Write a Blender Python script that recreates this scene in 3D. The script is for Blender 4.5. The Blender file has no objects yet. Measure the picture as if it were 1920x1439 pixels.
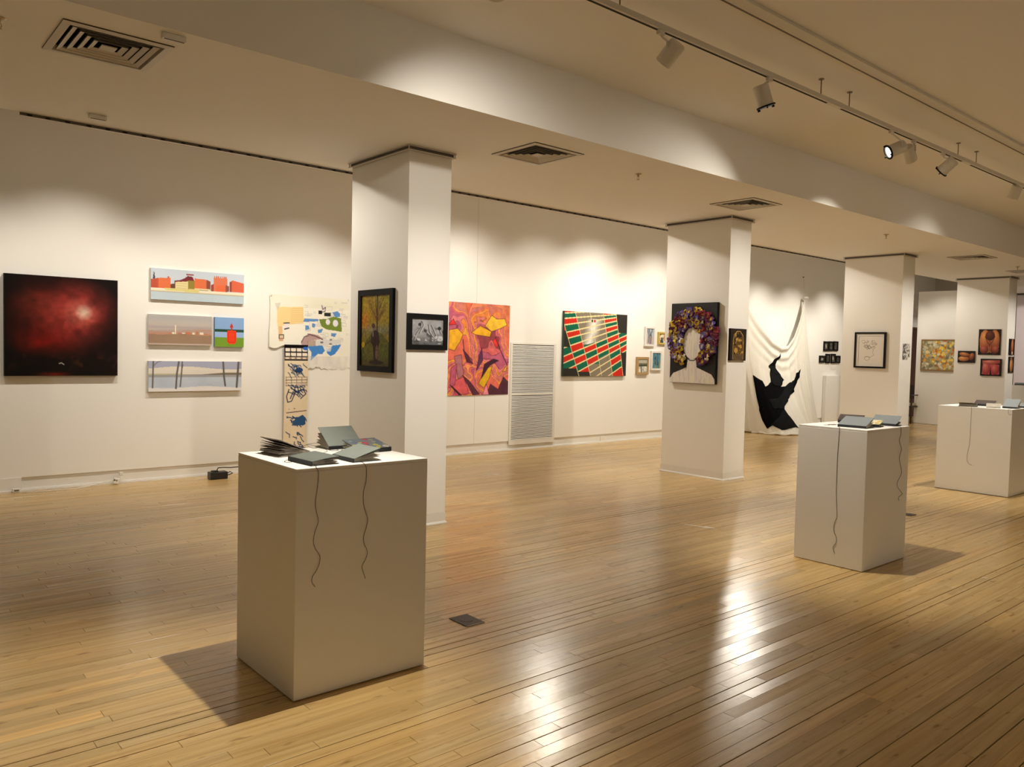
import bpy, bmesh, math, random
import numpy as np
from mathutils import Vector, Matrix
from mathutils.geometry import tessellate_polygon

# ------------------------------------------------------------------ camera, world, exposure
scn = bpy.context.scene
C = scn.collection
cam_data = bpy.data.cameras.new('camera')
cam_data.sensor_fit = 'HORIZONTAL'
cam_data.sensor_width = 36.0
cam_data.lens = 1493.08 * 36.0 / 1920.0
cam_data.clip_start = 0.05
cam_data.clip_end = 200
cam = bpy.data.objects.new('camera', cam_data)
C.objects.link(cam)
_yaw, _pit, _rol = 0.7063, -0.0424, 0.0230
FW = Vector((math.sin(_yaw) * math.cos(_pit), math.cos(_yaw) * math.cos(_pit), math.sin(_pit)))
_r0 = Vector((math.cos(_yaw), -math.sin(_yaw), 0))
_u0 = _r0.cross(FW)
RT = math.cos(_rol) * _r0 + math.sin(_rol) * _u0
UP = -math.sin(_rol) * _r0 + math.cos(_rol) * _u0
cam.matrix_world = Matrix(((RT.x, UP.x, -FW.x, 0), (RT.y, UP.y, -FW.y, 0), (RT.z, UP.z, -FW.z, 1.6), (0, 0, 0, 1)))
scn.camera = cam

world = bpy.data.worlds.new('world')
scn.world = world
world.use_nodes = True
world.node_tree.nodes['Background'].inputs[0].default_value = (0.02, 0.018, 0.015, 1)
world.node_tree.nodes['Background'].inputs[1].default_value = 1.0

vs = scn.view_settings
vs.view_transform = 'Standard'
vs.look = 'None'
vs.gamma = 1.0
vs.use_curve_mapping = False
vs.exposure = 0.18
scn.cycles.diffuse_bounces = 4
scn.cycles.max_bounces = 6
scn.cycles.adaptive_threshold = 0.03
scn.cycles.sample_clamp_indirect = 6.0
scn.cycles.caustics_reflective = False
scn.cycles.caustics_refractive = False

LAMP_RGB = (1.0, 0.925, 0.80)      # halogen white

# ------------------------------------------------------------------ measures of the room (metres)
YW = 9.591       # long wall
YB = 7.218       # back edge of the soffit
YF = 4.704       # front edge of the soffit
ZS = 3.345       # soffit underside
ZC = 3.847       # upper ceiling
ZL = 4.30        # ceiling of the lighting slot by the wall
YC, CD, CW = 5.887, 0.993, 0.4475   # columns: front, depth, width
XCOL = (3.8026, 8.5667, 13.4415, 18.345)
XE = 24.0        # end wall
X0, Y0 = -4.0, -3.2

# ------------------------------------------------------------------ helpers
def srgb(*c):
    c = np.array(c, float) / 255.0
    return tuple(np.where(c <= 0.04045, c / 12.92, ((c + 0.055) / 1.055) ** 2.4))

def tag(o, label=None, cat=None, group=None, kind=None):
    if label: o['label'] = label
    if cat: o['category'] = cat
    if group: o['group'] = group
    if kind: o['kind'] = kind
    return o

def empty(name, loc=(0, 0, 0), rotz=0.0, parent=None):
    o = bpy.data.objects.new(name, None)
    o.empty_display_size = 0.1
    C.objects.link(o)
    o.location = loc
    o.rotation_euler = (0, 0, rotz)
    if parent: o.parent = parent
    return o

def link(name, me, parent=None, loc=None, rot=None):
    o = bpy.data.objects.new(name, me)
    C.objects.link(o)
    if parent: o.parent = parent
    if loc is not None: o.location = loc
    if rot is not None: o.rotation_euler = rot
    return o

class MB:
    """collects faces of one part"""
    def __init__(s): s.v, s.f = [], []
    def add(s, vs, fs):
        n = len(s.v)
        s.v += [tuple(map(float, p)) for p in vs]
        s.f += [tuple(i + n for i in f) for f in fs]
        return s
    def quad(s, a, b, c, d): return s.add((a, b, c, d), ((0, 1, 2, 3),))
    def box(s, x0, x1, y0, y1, z0, z1, ch=0.0):
        if ch <= 0:
            v = [(x, y, z) for z in (z0, z1) for y in (y0, y1) for x in (x0, x1)]
            return s.add(v, ((0, 2, 3, 1), (4, 5, 7, 6), (0, 1, 5, 4), (2, 6, 7, 3), (0, 4, 6, 2), (1, 3, 7, 5)))
        bm = bmesh.new()
        bmesh.ops.create_cube(bm, size=1.0)
        for q in bm.verts:
            q.co = Vector(((x0 + x1) / 2 + q.co.x * (x1 - x0), (y0 + y1) / 2 + q.co.y * (y1 - y0), (z0 + z1) / 2 + q.co.z * (z1 - z0)))
        bmesh.ops.bevel(bm, geom=bm.edges[:], offset=ch, segments=2, affect='EDGES', profile=0.5)
        bm.verts.index_update()
        s.add([q.co[:] for q in bm.verts], [[q.index for q in f.verts] for f in bm.faces])
        bm.free()
        return s
    def ring(s, w, h, b, y0, y1):
        """mitred frame in the x-z plane, centre at origin, outer w x h, bar width b, from y0 (front) to y1 (back)"""
        o = [(-w / 2, -h / 2), (w / 2, -h / 2), (w / 2, h / 2), (-w / 2, h / 2)]
        i = [(-w / 2 + b, -h / 2 + b), (w / 2 - b, -h / 2 + b), (w / 2 - b, h / 2 - b), (-w / 2 + b, h / 2 - b)]
        v = [(x, y0, z) for x, z in o] + [(x, y0, z) for x, z in i] + [(x, y1, z) for x, z in o] + [(x, y1, z) for x, z in i]
        f = []
        for k in range(4):
            m = (k + 1) % 4
            f += [(k, m, 4 + m, 4 + k), (8 + m, 8 + k, 12 + k, 12 + m), (m, k, 8 + k, 8 + m), (4 + k, 4 + m, 12 + m, 12 + k)]
        return s.add(v, f)
    def tube(s, pts, r, n=8, cap=True):
        pts = [Vector(p) for p in pts]
        base = len(s.v)
        rr = r if isinstance(r, (list, tuple)) else [r] * len(pts)
        up = Vector((0.0, 0.0, 1.0))
        prev = None
        for k, p in enumerate(pts):
            d = (pts[min(k + 1, len(pts) - 1)] - pts[max(k - 1, 0)]).normalized()
            if prev is None:
                a = d.cross(up)
                if a.length < 1e-3: a = d.cross(Vector((1, 0, 0)))
            else:
                a = prev - d * prev.dot(d)
            a.normalize(); b = d.cross(a); prev = a
            s.v += [tuple(p + (a * math.cos(t) + b * math.sin(t)) * rr[k]) for t in [2 * math.pi * j / n for j in range(n)]]
        for k in range(len(pts) - 1):
            for j in range(n):
                m = (j + 1) % n
                s.f.append((base + k * n + j, base + k * n + m, base + (k + 1) * n + m, base + (k + 1) * n + j))
        if cap:
            s.f.append(tuple(base + j for j in reversed(range(n))))
            e = base + (len(pts) - 1) * n
            s.f.append(tuple(e + j for j in range(n)))
        return s
    def lathe(s, prof, n=24, M=None):
        base = len(s.v)
        for r, z in prof:
            for j in range(n):
                t = 2 * math.pi * j / n
                p = Vector((r * math.cos(t), r * math.sin(t), z))
                s.v.append(tuple(M @ p) if M else tuple(p))
        for k in range(len(prof) - 1):
            for j in range(n):
                m = (j + 1) % n
                s.f.append((base + k * n + j, base + k * n + m, base + (k + 1) * n + m, base + (k + 1) * n + j))
        return s
    def mesh(s, name, mat, smooth=False):
        me = bpy.data.meshes.new(name)
        me.from_pydata(s.v, [], s.f)
        if mat: me.materials.append(mat)
        if smooth: me.polygons.foreach_set('use_smooth', [True] * len(me.polygons))
        me.update()
        return me
    def build(s, name, mat, parent=None, loc=None, rot=None, smooth=False):
        return link(name, s.mesh(name, mat, smooth), parent, loc, rot)

def nt_mat(name):
    m = bpy.data.materials.new(name)
    m.use_nodes = True
    nt = m.node_tree
    return m, nt, nt.nodes['Principled BSDF']

def mat(name, col, rough=0.6, metal=0.0, var=0.04, scale=6.0, bump=0.0, bscale=200.0, spec=0.5):
    """plain procedural surface: colour with a little noise, optional fine bump"""
    m, nt, b = nt_mat(name)
    tc = nt.nodes.new('ShaderNodeTexCoord')
    nz = nt.nodes.new('ShaderNodeTexNoise'); nz.inputs['Scale'].default_value = scale
    nz.inputs['Detail'].default_value = 1
    nt.links.new(tc.outputs['Object'], nz.inputs['Vector'])
    mx = nt.nodes.new('ShaderNodeMix'); mx.data_type = 'RGBA'
    c = np.array(col[:3])
    mx.inputs[6].default_value = tuple(np.clip(c * (1 - var), 0, 1)) + (1,)
    mx.inputs[7].default_value = tuple(np.clip(c * (1 + var), 0, 1)) + (1,)
    nt.links.new(nz.outputs['Fac'], mx.inputs[0])
    nt.links.new(mx.outputs[2], b.inputs['Base Color'])
    b.inputs['Roughness'].default_value = rough
    b.inputs['Metallic'].default_value = metal
    b.inputs['Specular IOR Level'].default_value = spec
    if bump > 0:
        n2 = nt.nodes.new('ShaderNodeTexNoise'); n2.inputs['Scale'].default_value = bscale
        nt.links.new(tc.outputs['Object'], n2.inputs['Vector'])
        bp = nt.nodes.new('ShaderNodeBump'); bp.inputs['Strength'].default_value = bump; bp.inputs['Distance'].default_value = 0.002
        nt.links.new(n2.outputs['Fac'], bp.inputs['Height'])
        nt.links.new(bp.outputs['Normal'], b.inputs['Normal'])
    return m

def emit_mat(name, col, strength):
    m, nt, b = nt_mat(name)
    b.inputs['Base Color'].default_value = (0.8, 0.8, 0.8, 1)
    b.inputs['Emission Color'].default_value = tuple(col) + (1,)
    b.inputs['Emission Strength'].default_value = strength
    m.cycles.emission_sampling = 'NONE'
    return m

def attr_mat(name, rough=0.55, spec=0.35, bump=0.25, bscale=180.0):
    """painted surface: pigment colours stored on the mesh, brushed relief"""
    m, nt, b = nt_mat(name)
    a = nt.nodes.new('ShaderNodeAttribute'); a.attribute_name = 'Col'
    nt.links.new(a.outputs['Color'], b.inputs['Base Color'])
    b.inputs['Roughness'].default_value = rough
    b.inputs['Specular IOR Level'].default_value = spec
    if bump:
        tc = nt.nodes.new('ShaderNodeTexCoord')
        n2 = nt.nodes.new('ShaderNodeTexNoise'); n2.inputs['Scale'].default_value = bscale
        nt.links.new(tc.outputs['Object'], n2.inputs['Vector'])
        bp = nt.nodes.new('ShaderNodeBump'); bp.inputs['Strength'].default_value = bump; bp.inputs['Distance'].default_value = 0.001
        nt.links.new(n2.outputs['Fac'], bp.inputs['Height'])
        nt.links.new(bp.outputs['Normal'], b.inputs['Normal'])
    return m

def wood_floor_mat():
    m, nt, b = nt_mat('maple_floor')
    L = nt.links.new
    geo = nt.nodes.new('ShaderNodeNewGeometry')
    at = nt.nodes.new('ShaderNodeAttribute'); at.attribute_name = 'Col'
    mp = nt.nodes.new('ShaderNodeMapping'); mp.inputs['Scale'].default_value = (1.6, 38.0, 1.0)
    L(geo.outputs['Position'], mp.inputs['Vector'])
    # shift the grain from board to board
    sep = nt.nodes.new('ShaderNodeVectorMath'); sep.operation = 'MULTIPLY_ADD'
    sep.inputs[1].default_value = (37.0, 0.0, 11.0)
    L(at.outputs['Color'], sep.inputs[0]); L(mp.outputs['Vector'], sep.inputs[2])
    g1 = nt.nodes.new('ShaderNodeTexNoise'); g1.inputs['Scale'].default_value = 1.0; g1.inputs['Detail'].default_value = 4; g1.inputs['Roughness'].default_value = 0.6
    L(sep.outputs[0], g1.inputs['Vector'])
    r1 = nt.nodes.new('ShaderNodeValToRGB')
    r1.color_ramp.elements[0].position = 0.28; r1.color_ramp.elements[0].color = (0.66, 0.60, 0.50, 1)
    r1.color_ramp.elements[1].position = 0.60; r1.color_ramp.elements[1].color = (1.0, 1.0, 1.0, 1)
    L(g1.outputs['Fac'], r1.inputs['Fac'])
    mul = nt.nodes.new('ShaderNodeMix'); mul.data_type = 'RGBA'; mul.blend_type = 'MULTIPLY'; mul.inputs[0].default_value = 0.75
    L(at.outputs['Color'], mul.inputs[6]); L(r1.outputs['Color'], mul.inputs[7])
    # small dark mineral marks and scuffs
    mp2 = nt.nodes.new('ShaderNodeMapping'); mp2.inputs['Scale'].default_value = (7.0, 26.0, 1.0)
    L(geo.outputs['Position'], mp2.inputs['Vector'])
    g2 = nt.nodes.new('ShaderNodeTexNoise'); g2.inputs['Scale'].default_value = 1.0; g2.inputs['Detail'].default_value = 2
    L(mp2.outputs['Vector'], g2.inputs['Vector'])
    r2 = nt.nodes.new('ShaderNodeValToRGB')
    r2.color_ramp.elements[0].position = 0.25; r2.color_ramp.elements[0].color = (0.42, 0.33, 0.25, 1)
    r2.color_ramp.elements[1].position = 0.36; r2.color_ramp.elements[1].color = (1, 1, 1, 1)
    L(g2.outputs['Fac'], r2.inputs['Fac'])
    mul2 = nt.nodes.new('ShaderNodeMix'); mul2.data_type = 'RGBA'; mul2.blend_type = 'MULTIPLY'; mul2.inputs[0].default_value = 0.7
    L(mul.outputs[2], mul2.inputs[6]); L(r2.outputs['Color'], mul2.inputs[7])
    L(mul2.outputs[2], b.inputs['Base Color'])
    # worn varnish
    g3 = nt.nodes.new('ShaderNodeTexNoise'); g3.inputs['Scale'].default_value = 3.0; g3.inputs['Detail'].default_value = 2
    L(geo.outputs['Position'], g3.inputs['Vector'])
    mr = nt.nodes.new('ShaderNodeMapRange'); mr.inputs['To Min'].default_value = 0.205; mr.inputs['To Max'].default_value = 0.268
    L(g3.outputs['Fac'], mr.inputs['Value']); L(mr.outputs['Result'], b.inputs['Roughness'])
    b.inputs['IOR'].default_value = 1.5
    g4 = nt.nodes.new('ShaderNodeTexNoise'); g4.inputs['Scale'].default_value = 22.0; g4.inputs['Detail'].default_value = 1
    L(geo.outputs['Position'], g4.inputs['Vector'])
    bp = nt.nodes.new('ShaderNodeBump'); bp.inputs['Strength'].default_value = 0.09; bp.inputs['Distance'].default_value = 0.003
    L(g4.outputs['Fac'], bp.inputs['Height']); L(bp.outputs['Normal'], b.inputs['Normal'])
    return m

M = {}
M['wall'] = mat('wall_paint', (0.87, 0.85, 0.81), 0.75, var=0.015, scale=1.2)
M['ceil'] = mat('ceiling_paint', (0.88, 0.86, 0.82), 0.85, var=0.015, scale=1.0)
M['lav'] = mat('lavender_light_tint', (0.80, 0.71, 0.76), 0.8, var=0.02)  # cooler light on the pier is put into its colour
M['grey_wall'] = mat('unlit_grey_beige', (0.50, 0.46, 0.40), 0.8, var=0.02)  # unlit tone of the end wall put into the colour; wall joint shares it
M['trim'] = mat('trim_paint', (0.80, 0.78, 0.74), 0.45, var=0.02)
M['ped'] = mat('pedestal_paint', (0.82, 0.80, 0.76), 0.6, var=0.02, scale=3)
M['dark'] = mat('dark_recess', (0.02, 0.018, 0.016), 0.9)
M['subfloor'] = mat('subfloor', (0.035, 0.025, 0.016), 0.9)
M['black'] = mat('black_satin', (0.0035, 0.0035, 0.004), 0.5, spec=0.15)
M['blackplastic'] = mat('black_plastic', (0.014, 0.014, 0.016), 0.35)
M['rail'] = mat('rail_metal', (0.62, 0.58, 0.52), 0.4, metal=0.3)
M['raildark'] = mat('rail_channel', (0.13, 0.11, 0.09), 0.6)
M['lamp'] = mat('lamp_enamel', (0.70, 0.665, 0.58), 0.45, var=0.02)
M['rod'] = mat('rod_steel', (0.22, 0.17, 0.12), 0.4, metal=0.6)
M['vent'] = mat('vent_enamel', (0.62, 0.58, 0.51), 0.5, var=0.03)
M['grille'] = mat('grille_enamel', (0.78, 0.75, 0.69), 0.5)
M['plastic'] = mat('white_plastic', (0.78, 0.76, 0.71), 0.4)
M['brass'] = mat('sprinkler_metal', (0.45, 0.36, 0.24), 0.35, metal=0.7)
M['canvas'] = mat('canvas_edge', (0.70, 0.68, 0.64), 0.8)
M['paint'] = attr_mat('artwork_paint')
M['print'] = attr_mat('artwork_paper', rough=0.75, spec=0.2, bump=0.1)
M['gloss'] = attr_mat('artwork_varnish', rough=0.32, spec=0.22, bump=0.3)
M['floor'] = wood_floor_mat()
M['cloth'] = mat('muslin', (0.74, 0.70, 0.62), 0.9, var=0.03, bump=0.3, bscale=400)
M['felt'] = mat('black_felt', (0.0032, 0.0032, 0.0035), 0.95, var=0.2, scale=25, spec=0.05)
M['felt2'] = mat('charcoal_felt', (0.009, 0.010, 0.010), 0.95, var=0.3, scale=18, spec=0.05)
M['cover'] = mat('grey_green_card', (0.21, 0.24, 0.215), 0.7, var=0.05, scale=30)
M['cover_dark'] = mat('dark_grey_green_card', (0.125, 0.145, 0.13), 0.7, var=0.15, scale=14)
M['cover2'] = mat('grey_blue_card', (0.20, 0.225, 0.235), 0.7, var=0.05, scale=30)
M['cover3'] = mat('dark_brown_card', (0.06, 0.045, 0.04), 0.6)
M['spine'] = mat('dark_spine_cloth', (0.012, 0.013, 0.016), 0.6)
M['page'] = mat('cream_page', (0.62, 0.57, 0.47), 0.85, var=0.05, scale=20)
M['page2'] = mat('stained_page', (0.36, 0.32, 0.27), 0.85, var=0.45, scale=35)
M['cord'] = mat('waxed_cord', (0.045, 0.025, 0.012), 0.7)
M['woodframe'] = mat('oak_frame', (0.42, 0.27, 0.12), 0.5, var=0.15, scale=20)
M['yellowframe'] = mat('yellow_frame', (0.60, 0.43, 0.10), 0.5)
M['whiteframe'] = mat('white_frame', (0.78, 0.76, 0.72), 0.5)
M['goldframe'] = mat('bronze_frame', (0.30, 0.17, 0.06), 0.4, metal=0.3)
M['mahogany'] = mat('mahogany', (0.075, 0.022, 0.014), 0.4, var=0.25, scale=9)
M['darkwood'] = mat('dark_chair_wood', (0.02, 0.010, 0.007), 0.4)
M['seat'] = mat('beige_seat', (0.50, 0.40, 0.27), 0.85)
M['bronze'] = mat('bronze_plate', (0.085, 0.062, 0.045), 0.6, metal=0.0, spec=0.25, var=0.25, scale=60, bump=0.4, bscale=150)
M['tape'] = mat('pale_tape', (0.66, 0.60, 0.50), 0.7)
M['lens'] = emit_mat('lamp_lens', (1.0, 0.93, 0.82), 18.0)
M['mount'] = mat('white_mount', (0.78, 0.76, 0.72), 0.8)

# ------------------------------------------------------------------ floor: one board at a time
rng = np.random.default_rng(7)
PW = 0.067
def board_color(r):
    b = np.array([0.56, 0.380, 0.155])
    k = 1 + r.normal(0, 0.065)
    t = r.normal(0, 0.022)
    return np.clip(b * k * np.array([1 + t, 1, 1 - 1.3 * t]), 0.05, 0.9)

def board_geo(x0, x1, y0, y1, r, gap):
    """top with eased edges and short sides, slightly cupped or tipped"""
    tip = r.normal(0, 0.00036)
    g0, g1 = gap
    c = 0.0007
    x0 += 0.0007; x1 -= 0.0007; y0 += g0 / 2; y1 -= g1 / 2
    v = [(x0, y0, -.012), (x1, y0, -.012), (x1, y1, -.012), (x0, y1, -.012),
         (x0, y0, -c), (x1, y0, -c), (x1, y1, -c), (x0, y1, -c),
         (x0 + c, y0 + c, tip), (x1 - c, y0 + c, tip), (x1 - c, y1 - c, -tip), (x0 + c, y1 - c, -tip)]
    f = [(8, 9, 10, 11), (4, 5, 9, 8), (5, 6, 10, 9), (6, 7, 11, 10), (7, 4, 8, 11),
         (0, 1, 5, 4), (1, 2, 6, 5), (2, 3, 7, 6), (3, 0, 4, 7)]
    return v, f

def project(p):
    d = Vector(p) - Vector((0, 0, 1.6))
    z = d.dot(FW)
    if z < 0.3: return None
    return 960 + 1493.08 * d.dot(RT) / z, 719.5 - 1493.08 * d.dot(UP) / z

floor = MB().box(X0, XE, Y0, YW + 0.03, -0.25, -0.012).build('floor', M['subfloor'])
tag(floor, 'worn honey-coloured maple strip floor across the gallery', 'floor', kind='structure')

boards = []
ny = int((YW + 0.03 - Y0) / PW) + 1
gaps = np.where(rng.random(ny + 2) < 0.24, 0.0046, 0.0003 + 0.0006 * rng.random(ny + 2))
for j in range(ny):
    y0 = Y0 + j * PW
    y1 = min(y0 + PW, YW + 0.03)
    x = X0 + rng.random() * -1.0
    while x < XE:
        ln = 0.35 + rng.gamma(2.2, 0.45)
        a, b_ = max(x, X0), min(x + ln, XE)
        if b_ - a > 0.05: boards.append((a, b_, y0, y1, j))
        x += ln

def seen(bd):
    """share of the picture a board takes"""
    a, b_, y0, y1, j = bd
    q = [project(p) for p in ((a, y0, 0), (b_, y0, 0), (b_, y1, 0), (a, y1, 0))]
    if any(p is None for p in q): return 0.0
    cx = sum(p[0] for p in q) / 4; cy = sum(p[1] for p in q) / 4
    if not (0 < cx < 1920 and 0 < cy < 1439): return 0.0
    s = 0
    for k in range(4):
        s += q[k][0] * q[(k + 1) % 4][1] - q[(k + 1) % 4][0] * q[k][1]
    return abs(s) / 2

order = sorted(range(len(boards)), key=lambda i: -seen(boards[i]))
near = set(order[:300])
bigv, bigf, bigc = [], [], []
def put_colors(me, cols):
    at = me.color_attributes.new('Col', 'FLOAT_COLOR', 'POINT')
    at.data.foreach_set('color', np.asarray(cols, np.float32).ravel())
for i, (a, b_, y0, y1, j) in enumerate(boards):
    v, f = board_geo(a, b_, y0, y1, rng, (gaps[j], gaps[j + 1]))
    col = np.append(board_color(rng), 1.0)
    if i in near:
        me = bpy.data.meshes.new('plank')
        me.from_pydata(v, [], f)
        me.materials.append(M['floor'])
        put_colors(me, np.tile(col, (len(v), 1)))
        link('plank', me, floor)
    else:
        n = len(bigv)
        bigv += v; bigf += [tuple(k + n for k in q) for q in f]; bigc += [col] * len(v)
me = bpy.data.meshes.new('plank_field')
me.from_pydata(bigv, [], bigf)
me.materials.append(M['floor'])
put_colors(me, np.array(bigc))
tag(link('plank_field', me, floor), kind='stuff')

# ------------------------------------------------------------------ walls and ceilings
def struct(name, mb, m, label=None):
    o = mb.build(name, m)
    tag(o, label, 'wall' if name.startswith('wall') else ('ceiling' if name.startswith('ceiling') else 'trim'), kind='structure')
    return o

BH = 0.15
struct('wall_back', MB().box(X0, XE, YW, YW + 0.2, BH, ZL), M['wall'], 'long white gallery wall hung with paintings')
mb = MB().box(1.482, XE, YW + 0.018, YW + 0.2, 0, BH)
mb.box(1.482, XE, YW - 0.003, YW + 0.018, 0, 0.018)
mb.box(1.482, XE, YW + 0.006, YW + 0.018, 0.018, 0.030)
struct('baseboard_back', mb, M['trim'], 'white recessed baseboard with shoe moulding along the long wall')
struct('trim_1', MB().box(X0, 1.482, YW - 0.006, YW + 0.2, 0, BH).box(X0, 1.482, YW - 0.02, YW - 0.006, 0, 0.02), M['trim'], 'flush white baseboard block at the far left of the long wall')
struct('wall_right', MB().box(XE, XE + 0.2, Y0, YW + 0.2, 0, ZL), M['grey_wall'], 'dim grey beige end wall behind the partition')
struct('wall_left', MB().box(X0 - 0.2, X0, Y0, YW + 0.2, 0, ZL), M['wall'], 'white side wall beyond the left of the picture')
struct('wall_front', MB().box(X0, XE, Y0 - 0.2, Y0, 0, ZL), M['wall'], 'white wall behind the viewer')
struct('ceiling_upper', MB().box(X0, XE, Y0, YF + 0.05, ZC, ZC + 0.1), M['ceil'], 'raised beige ceiling carrying the light track')
struct('ceiling_slot', MB().box(X0, XE, YB - 0.05, YW, ZL, ZL + 0.1), M['ceil'], 'ceiling of the lighting slot beside the long wall')

# soffit with square openings for the air diffusers
VENTS = [(1.262, 5.255), (4.785, 5.33), (8.05, 5.345), (14.72, 5.31), (17.56, 5.33)]
VO = 0.26
mb = MB()
xs = [X0]
for vx, vy in VENTS: xs += [vx - VO, vx + VO]
xs.append(XE)
for k in range(len(xs) - 1):
    a, b_ = xs[k], xs[k + 1]
    if k % 2 == 0:
        mb.quad((a, YF, ZS), (a, YB, ZS), (b_, YB, ZS), (b_, YF, ZS))
    else:
        vy = VENTS[k // 2][1]
        mb.quad((a, YF, ZS), (a, vy - VO, ZS), (b_, vy - VO, ZS), (b_, YF, ZS))
        mb.quad((a, vy + VO, ZS), (a, YB, ZS), (b_, YB, ZS), (b_, vy + VO, ZS))
        for p, q in (((a, vy - VO), (a, vy + VO)), ((a, vy + VO), (b_, vy + VO)), ((b_, vy + VO), (b_, vy - VO)), ((b_, vy - VO), (a, vy - VO))):
            mb.quad((p[0], p[1], ZS), (p[0], p[1], ZS + 0.2), (q[0], q[1], ZS + 0.2), (q[0], q[1], ZS))
mb.quad((X0, YF, ZS), (XE, YF, ZS), (XE, YF, ZC), (X0, YF, ZC))
mb.quad((XE, YB, ZS), (X0, YB, ZS), (X0, YB, ZL + 0.1), (XE, YB, ZL + 0.1))
mb.quad((X0, YF, ZC), (XE, YF, ZC), (XE, YB, ZC), (X0, YB, ZC))
struct('ceiling_soffit', mb, M['ceil'], 'low beige soffit over the columns with a pale front face')

# hanging rail on the back edge of the soffit
o = MB().box(1.112, 14.3, YB - 0.001, YB + 0.008, ZS - 0.024, ZS).build('soffit_rail', M['raildark'])
tag(o, 'thin dark hanging rail along the back edge of the soffit', 'rail', kind='structure')
mb = MB().box(1.112, 14.3, YB - 0.010, YB + 0.004, ZS - 0.0275, ZS - 0.024)
mb.build('rail_lip', M['rail'], o)
mb = MB()
xk = 1.16
while xk < 14.2:
    mb.box(xk, xk + 0.035, YB - 0.003, YB - 0.001, ZS - 0.021, ZS - 0.008)
    xk += 0.11 + 0.06 * rng.random()
mb.build('rail_clip', M['dark'], o)
for xj in (7.44,):
    MB().box(xj - 0.0015, xj + 0.0015, YW - 0.0012, YW + 0.001, BH, ZL - 0.1).build('wall_joint', M['grey_wall'], bpy.data.objects['wall_back'])

# ------------------------------------------------------------------ columns
ORD = ['first', 'second', 'third', 'fourth']
COLTXT = ['white square column holding the autumn tree picture, nearest the viewer', 'white square column holding the flower-haired head canvas',
          'white square column holding the framed line drawing', 'white square column holding the dark body paintings']
for k, X in enumerate(XCOL):
    c = empty('column', (X, YC, 0))
    tag(c, COLTXT[k], 'column', 'white columns in a row', 'structure')
    MB().box(0, CW, 0, CD, 0.10, ZS).build('shaft', M['wall'], c)
    mb = MB().box(-0.004, CW + 0.004, -0.004, CD + 0.004, 0.022, 0.094)
    mb.box(0.003, CW - 0.003, 0.003, CD - 0.003, 0.09, 0.101)
    mb.build('base_board', M['trim'], c)
    mb = MB()
    e = 0.016
    p0 = [(-e, -e), (CW + e, -e), (CW + e, CD + e), (-e, CD + e)]
    p1 = [(-.004, -.004), (CW + .004, -.004), (CW + .004, CD + .004), (-.004, CD + .004)]
    for i in range(4):
        j = (i + 1) % 4
        a, b_, d, f = p0[i], p0[j], p1[j], p1[i]
        mb.quad((a[0], a[1], 0), (b_[0], b_[1], 0), (b_[0], b_[1], 0.008), (a[0], a[1], 0.008))
        mb.quad((a[0], a[1], 0.008), (b_[0], b_[1], 0.008), (d[0], d[1], 0.024), (f[0], f[1], 0.024))
    mb.build('shoe_moulding', M['trim'], c)
    # open channel rail round the top
    o_ = 0.030
    def girdle(m, d, z0, z1, d2=0.0):
        m.box(-d, CW + d, -d, -d2, z0, z1); m.box(-d, CW + d, CD + d2, CD + d, z0, z1)
        m.box(-d, -d2, -d2, CD + d2, z0, z1); m.box(CW + d2, CW + d, -d2, CD + d2, z0, z1)
    m1 = MB(); girdle(m1, o_, ZS - 0.010, ZS - 0.0005); girdle(m1, o_, ZS - 0.046, ZS - 0.038)
    hr = m1.build('hanging_rail', M['rail'], c)
    m2 = MB(); girdle(m2, 0.012, ZS - 0.038, ZS - 0.010)
    m2.build('rail_channel', M['raildark'], hr)
    m3 = MB()
    for sx, sy in ((-1, -1), (1, -1), (-1, 1), (1, 1)):
        cx = -0.021 if sx < 0 else CW + 0.021
        cy = -0.021 if sy < 0 else CD + 0.021
        m3.box(cx - 0.004, cx + 0.004, cy - 0.004, cy + 0.004, ZS - 0.038, ZS - 0.010)
    m3.build('rail_corner', M['rail'], hr)

# far pier, partition, door
o = MB().box(23.2, XE, YC, 7.25, 0, ZS).build('wall_pier', M['lav'])
tag(o, 'pale pier beyond the last column, tinted lavender for cool light', 'wall', kind='structure')
MB().box(23.17, 23.2, YC - 0.03, 7.28, ZS - 0.046, ZS - 0.038).box(23.17, 23.2, YC - 0.03, 7.28, ZS - 0.01, ZS).box(23.188, 23.2, YC, 7.25, ZS - 0.038, ZS - 0.01).build('hanging_rail', M['raildark'], o)
MB().box(20.57, 20.69, 6.85, 8.60, 0.006, 3.27).build('partition_wall', M['wall'])
tag(bpy.data.objects['partition_wall'], 'freestanding white partition with the yellow dabbed painting', 'partition')
o = empty('door_1', (22.05, YW - 0.03, 0))
tag(o, 'dark mahogany door in the far corner behind the armchair', 'door', kind='structure')
MB().box(0.06, 0.98, 0, 0.03, 0.01, 2.40).build('door_leaf', M['mahogany'], o)
MB().box(0, 0.06, -0.015, 0.03, 0.0, 2.47).box(0.98, 1.04, -0.015, 0.03, 0, 2.47).box(0.06, 0.98, -0.015, 0.03, 2.41, 2.47).build('door_casing', M['mahogany'], o)
MB().tube([(0.13, -0.03, 1.0), (0.13, 0.0, 1.0)], 0.02, 12).tube([(0.13, -0.055, 1.0), (0.13, -0.03, 1.0)], 0.03, 12).build('door_knob', M['brass'], o)

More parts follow.
